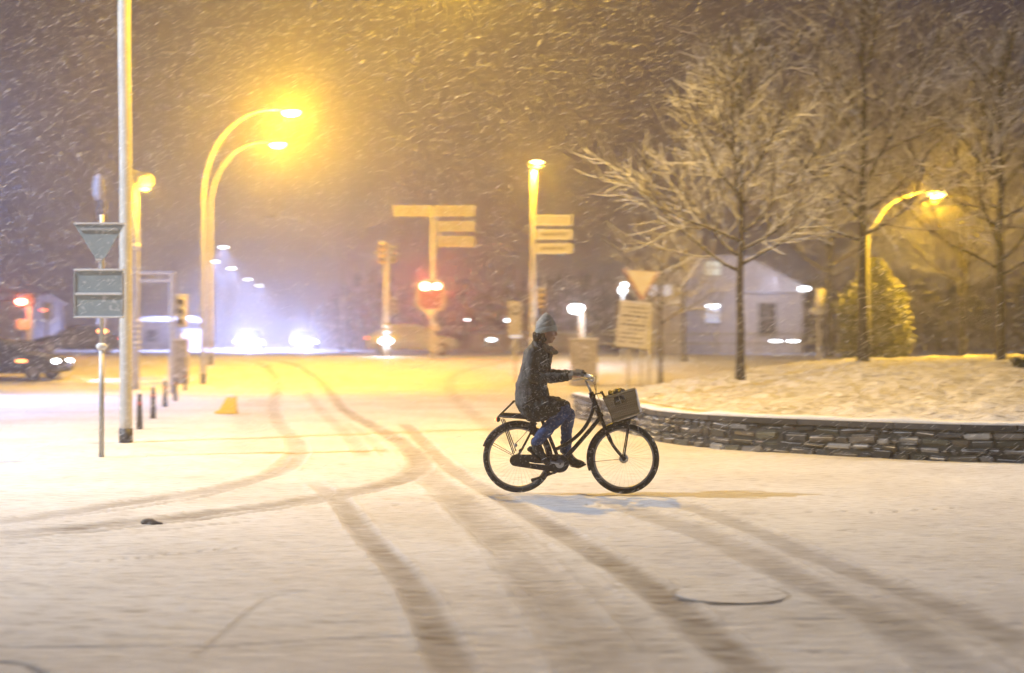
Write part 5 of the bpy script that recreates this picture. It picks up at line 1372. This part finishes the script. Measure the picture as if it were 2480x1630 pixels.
# hair
hr = MB(); rg = random.Random(12)
for k in range(70):
    a = rg.uniform(.35, 1.0); s = rg.choice((-1, 1)); x = rg.uniform(500, 585); y = rg.uniform(262, 345)
    hr.ball(P(x, y, s * rg.uniform(0, .075)), (rg.uniform(.012, .024), rg.uniform(.012, .02), rg.uniform(.016, .03)), 8, 6)
for k in range(26):
    s = rg.choice((-1, 1)); x = rg.uniform(500, 590); hr.tube(smoothpts([P(x, 258, s * .075), P(x - rg.uniform(0, 18), 300, s * .082), P(x - rg.uniform(-10, 25), 350, s * .07)], 3), [.009] * 6 + [.004], 6)
organic('hair', hr, M['hair'], .007, man, 1, .008, 40)
# scarf
sf = MB()
for k in range(3):
    pts = [P(566 + 10 * k, 352 + 14 * k) + Vector((math.cos(a) * (.088 + .008 * k), math.sin(a) * (.085 + .01 * k), -math.cos(a) * .030)) for a in [2 * math.pi * i / 20 for i in range(21)]]
    sf.tube(pts, .024, 8, cap=False)
sf.tube(smoothpts([P(625, 372, .03), P(628, 410, .04), P(622, 460, .045), P(618, 490, .045)], 3), [.022] * 10, 8)
organic('scarf', sf, M['scarf'], .008, man, 2, .009, 28)

# ------------------------------------------------------------------ falling snow
rg = np.random.default_rng(5); N = 105000
Yf_ = 3.0 + 50 * rg.random(N) ** 0.62
xf = (rg.random(N) - .5) * (0.80 * Yf_ + 1.5)
zf = CH + (rg.random(N) * .52 - .22) * Yf_ ; keep = (zf > .05 + np.interp(Yf_, [44, 63], [0, .96])) & (zf < 14)
xf, Yf_, zf = xf[keep], Yf_[keep], zf[keep]; N = len(xf)
ang = np.radians(31 + 2.5 * rg.standard_normal(N) + 8 * ngrid(xf * .15, Yf_ * .15, 31)); tilt = np.radians(9 * rg.standard_normal(N))
k = np.clip(Yf_ / 12, .30, 1.9)
L = (.027 + .024 * rg.random(N) ** 2) * k; r_ = (.00075 + .0014 * rg.random(N) ** 4) * k
for lx, ly, lz in ((-1.4, 31.5, 9.9), (-1.36, 21.6, 9.4)):
    near_ = (np.hypot(np.hypot(xf - lx, Yf_ - ly), zf - lz) < 3.2); r_[near_] *= .45
d = np.stack([np.cos(ang) * np.cos(tilt), np.sin(tilt) * np.cos(ang), np.sin(ang)], 1)
u = np.cross(d, [0, 1, 0.1]); u /= np.linalg.norm(u, axis=1)[:, None]; w_ = np.cross(d, u)
C = np.stack([xf, Yf_, zf], 1)
V = np.stack([C - d * L[:, None], C + u * r_[:, None], C + (-.5 * u + .87 * w_) * r_[:, None], C + (-.5 * u - .87 * w_) * r_[:, None], C + d * L[:, None]], 1).reshape(-1, 3)
tri_ = np.array([(0, 2, 1), (0, 3, 2), (0, 1, 3), (4, 1, 2), (4, 2, 3), (4, 3, 1)])
Fc = (np.arange(N)[:, None, None] * 5 + tri_[None]).reshape(-1, 3)
tag(big_mesh('falling_snow', V, Fc, M['flake'], smooth=False), 'wind-driven snowflakes filling the night air', 'snowfall', kind='stuff')
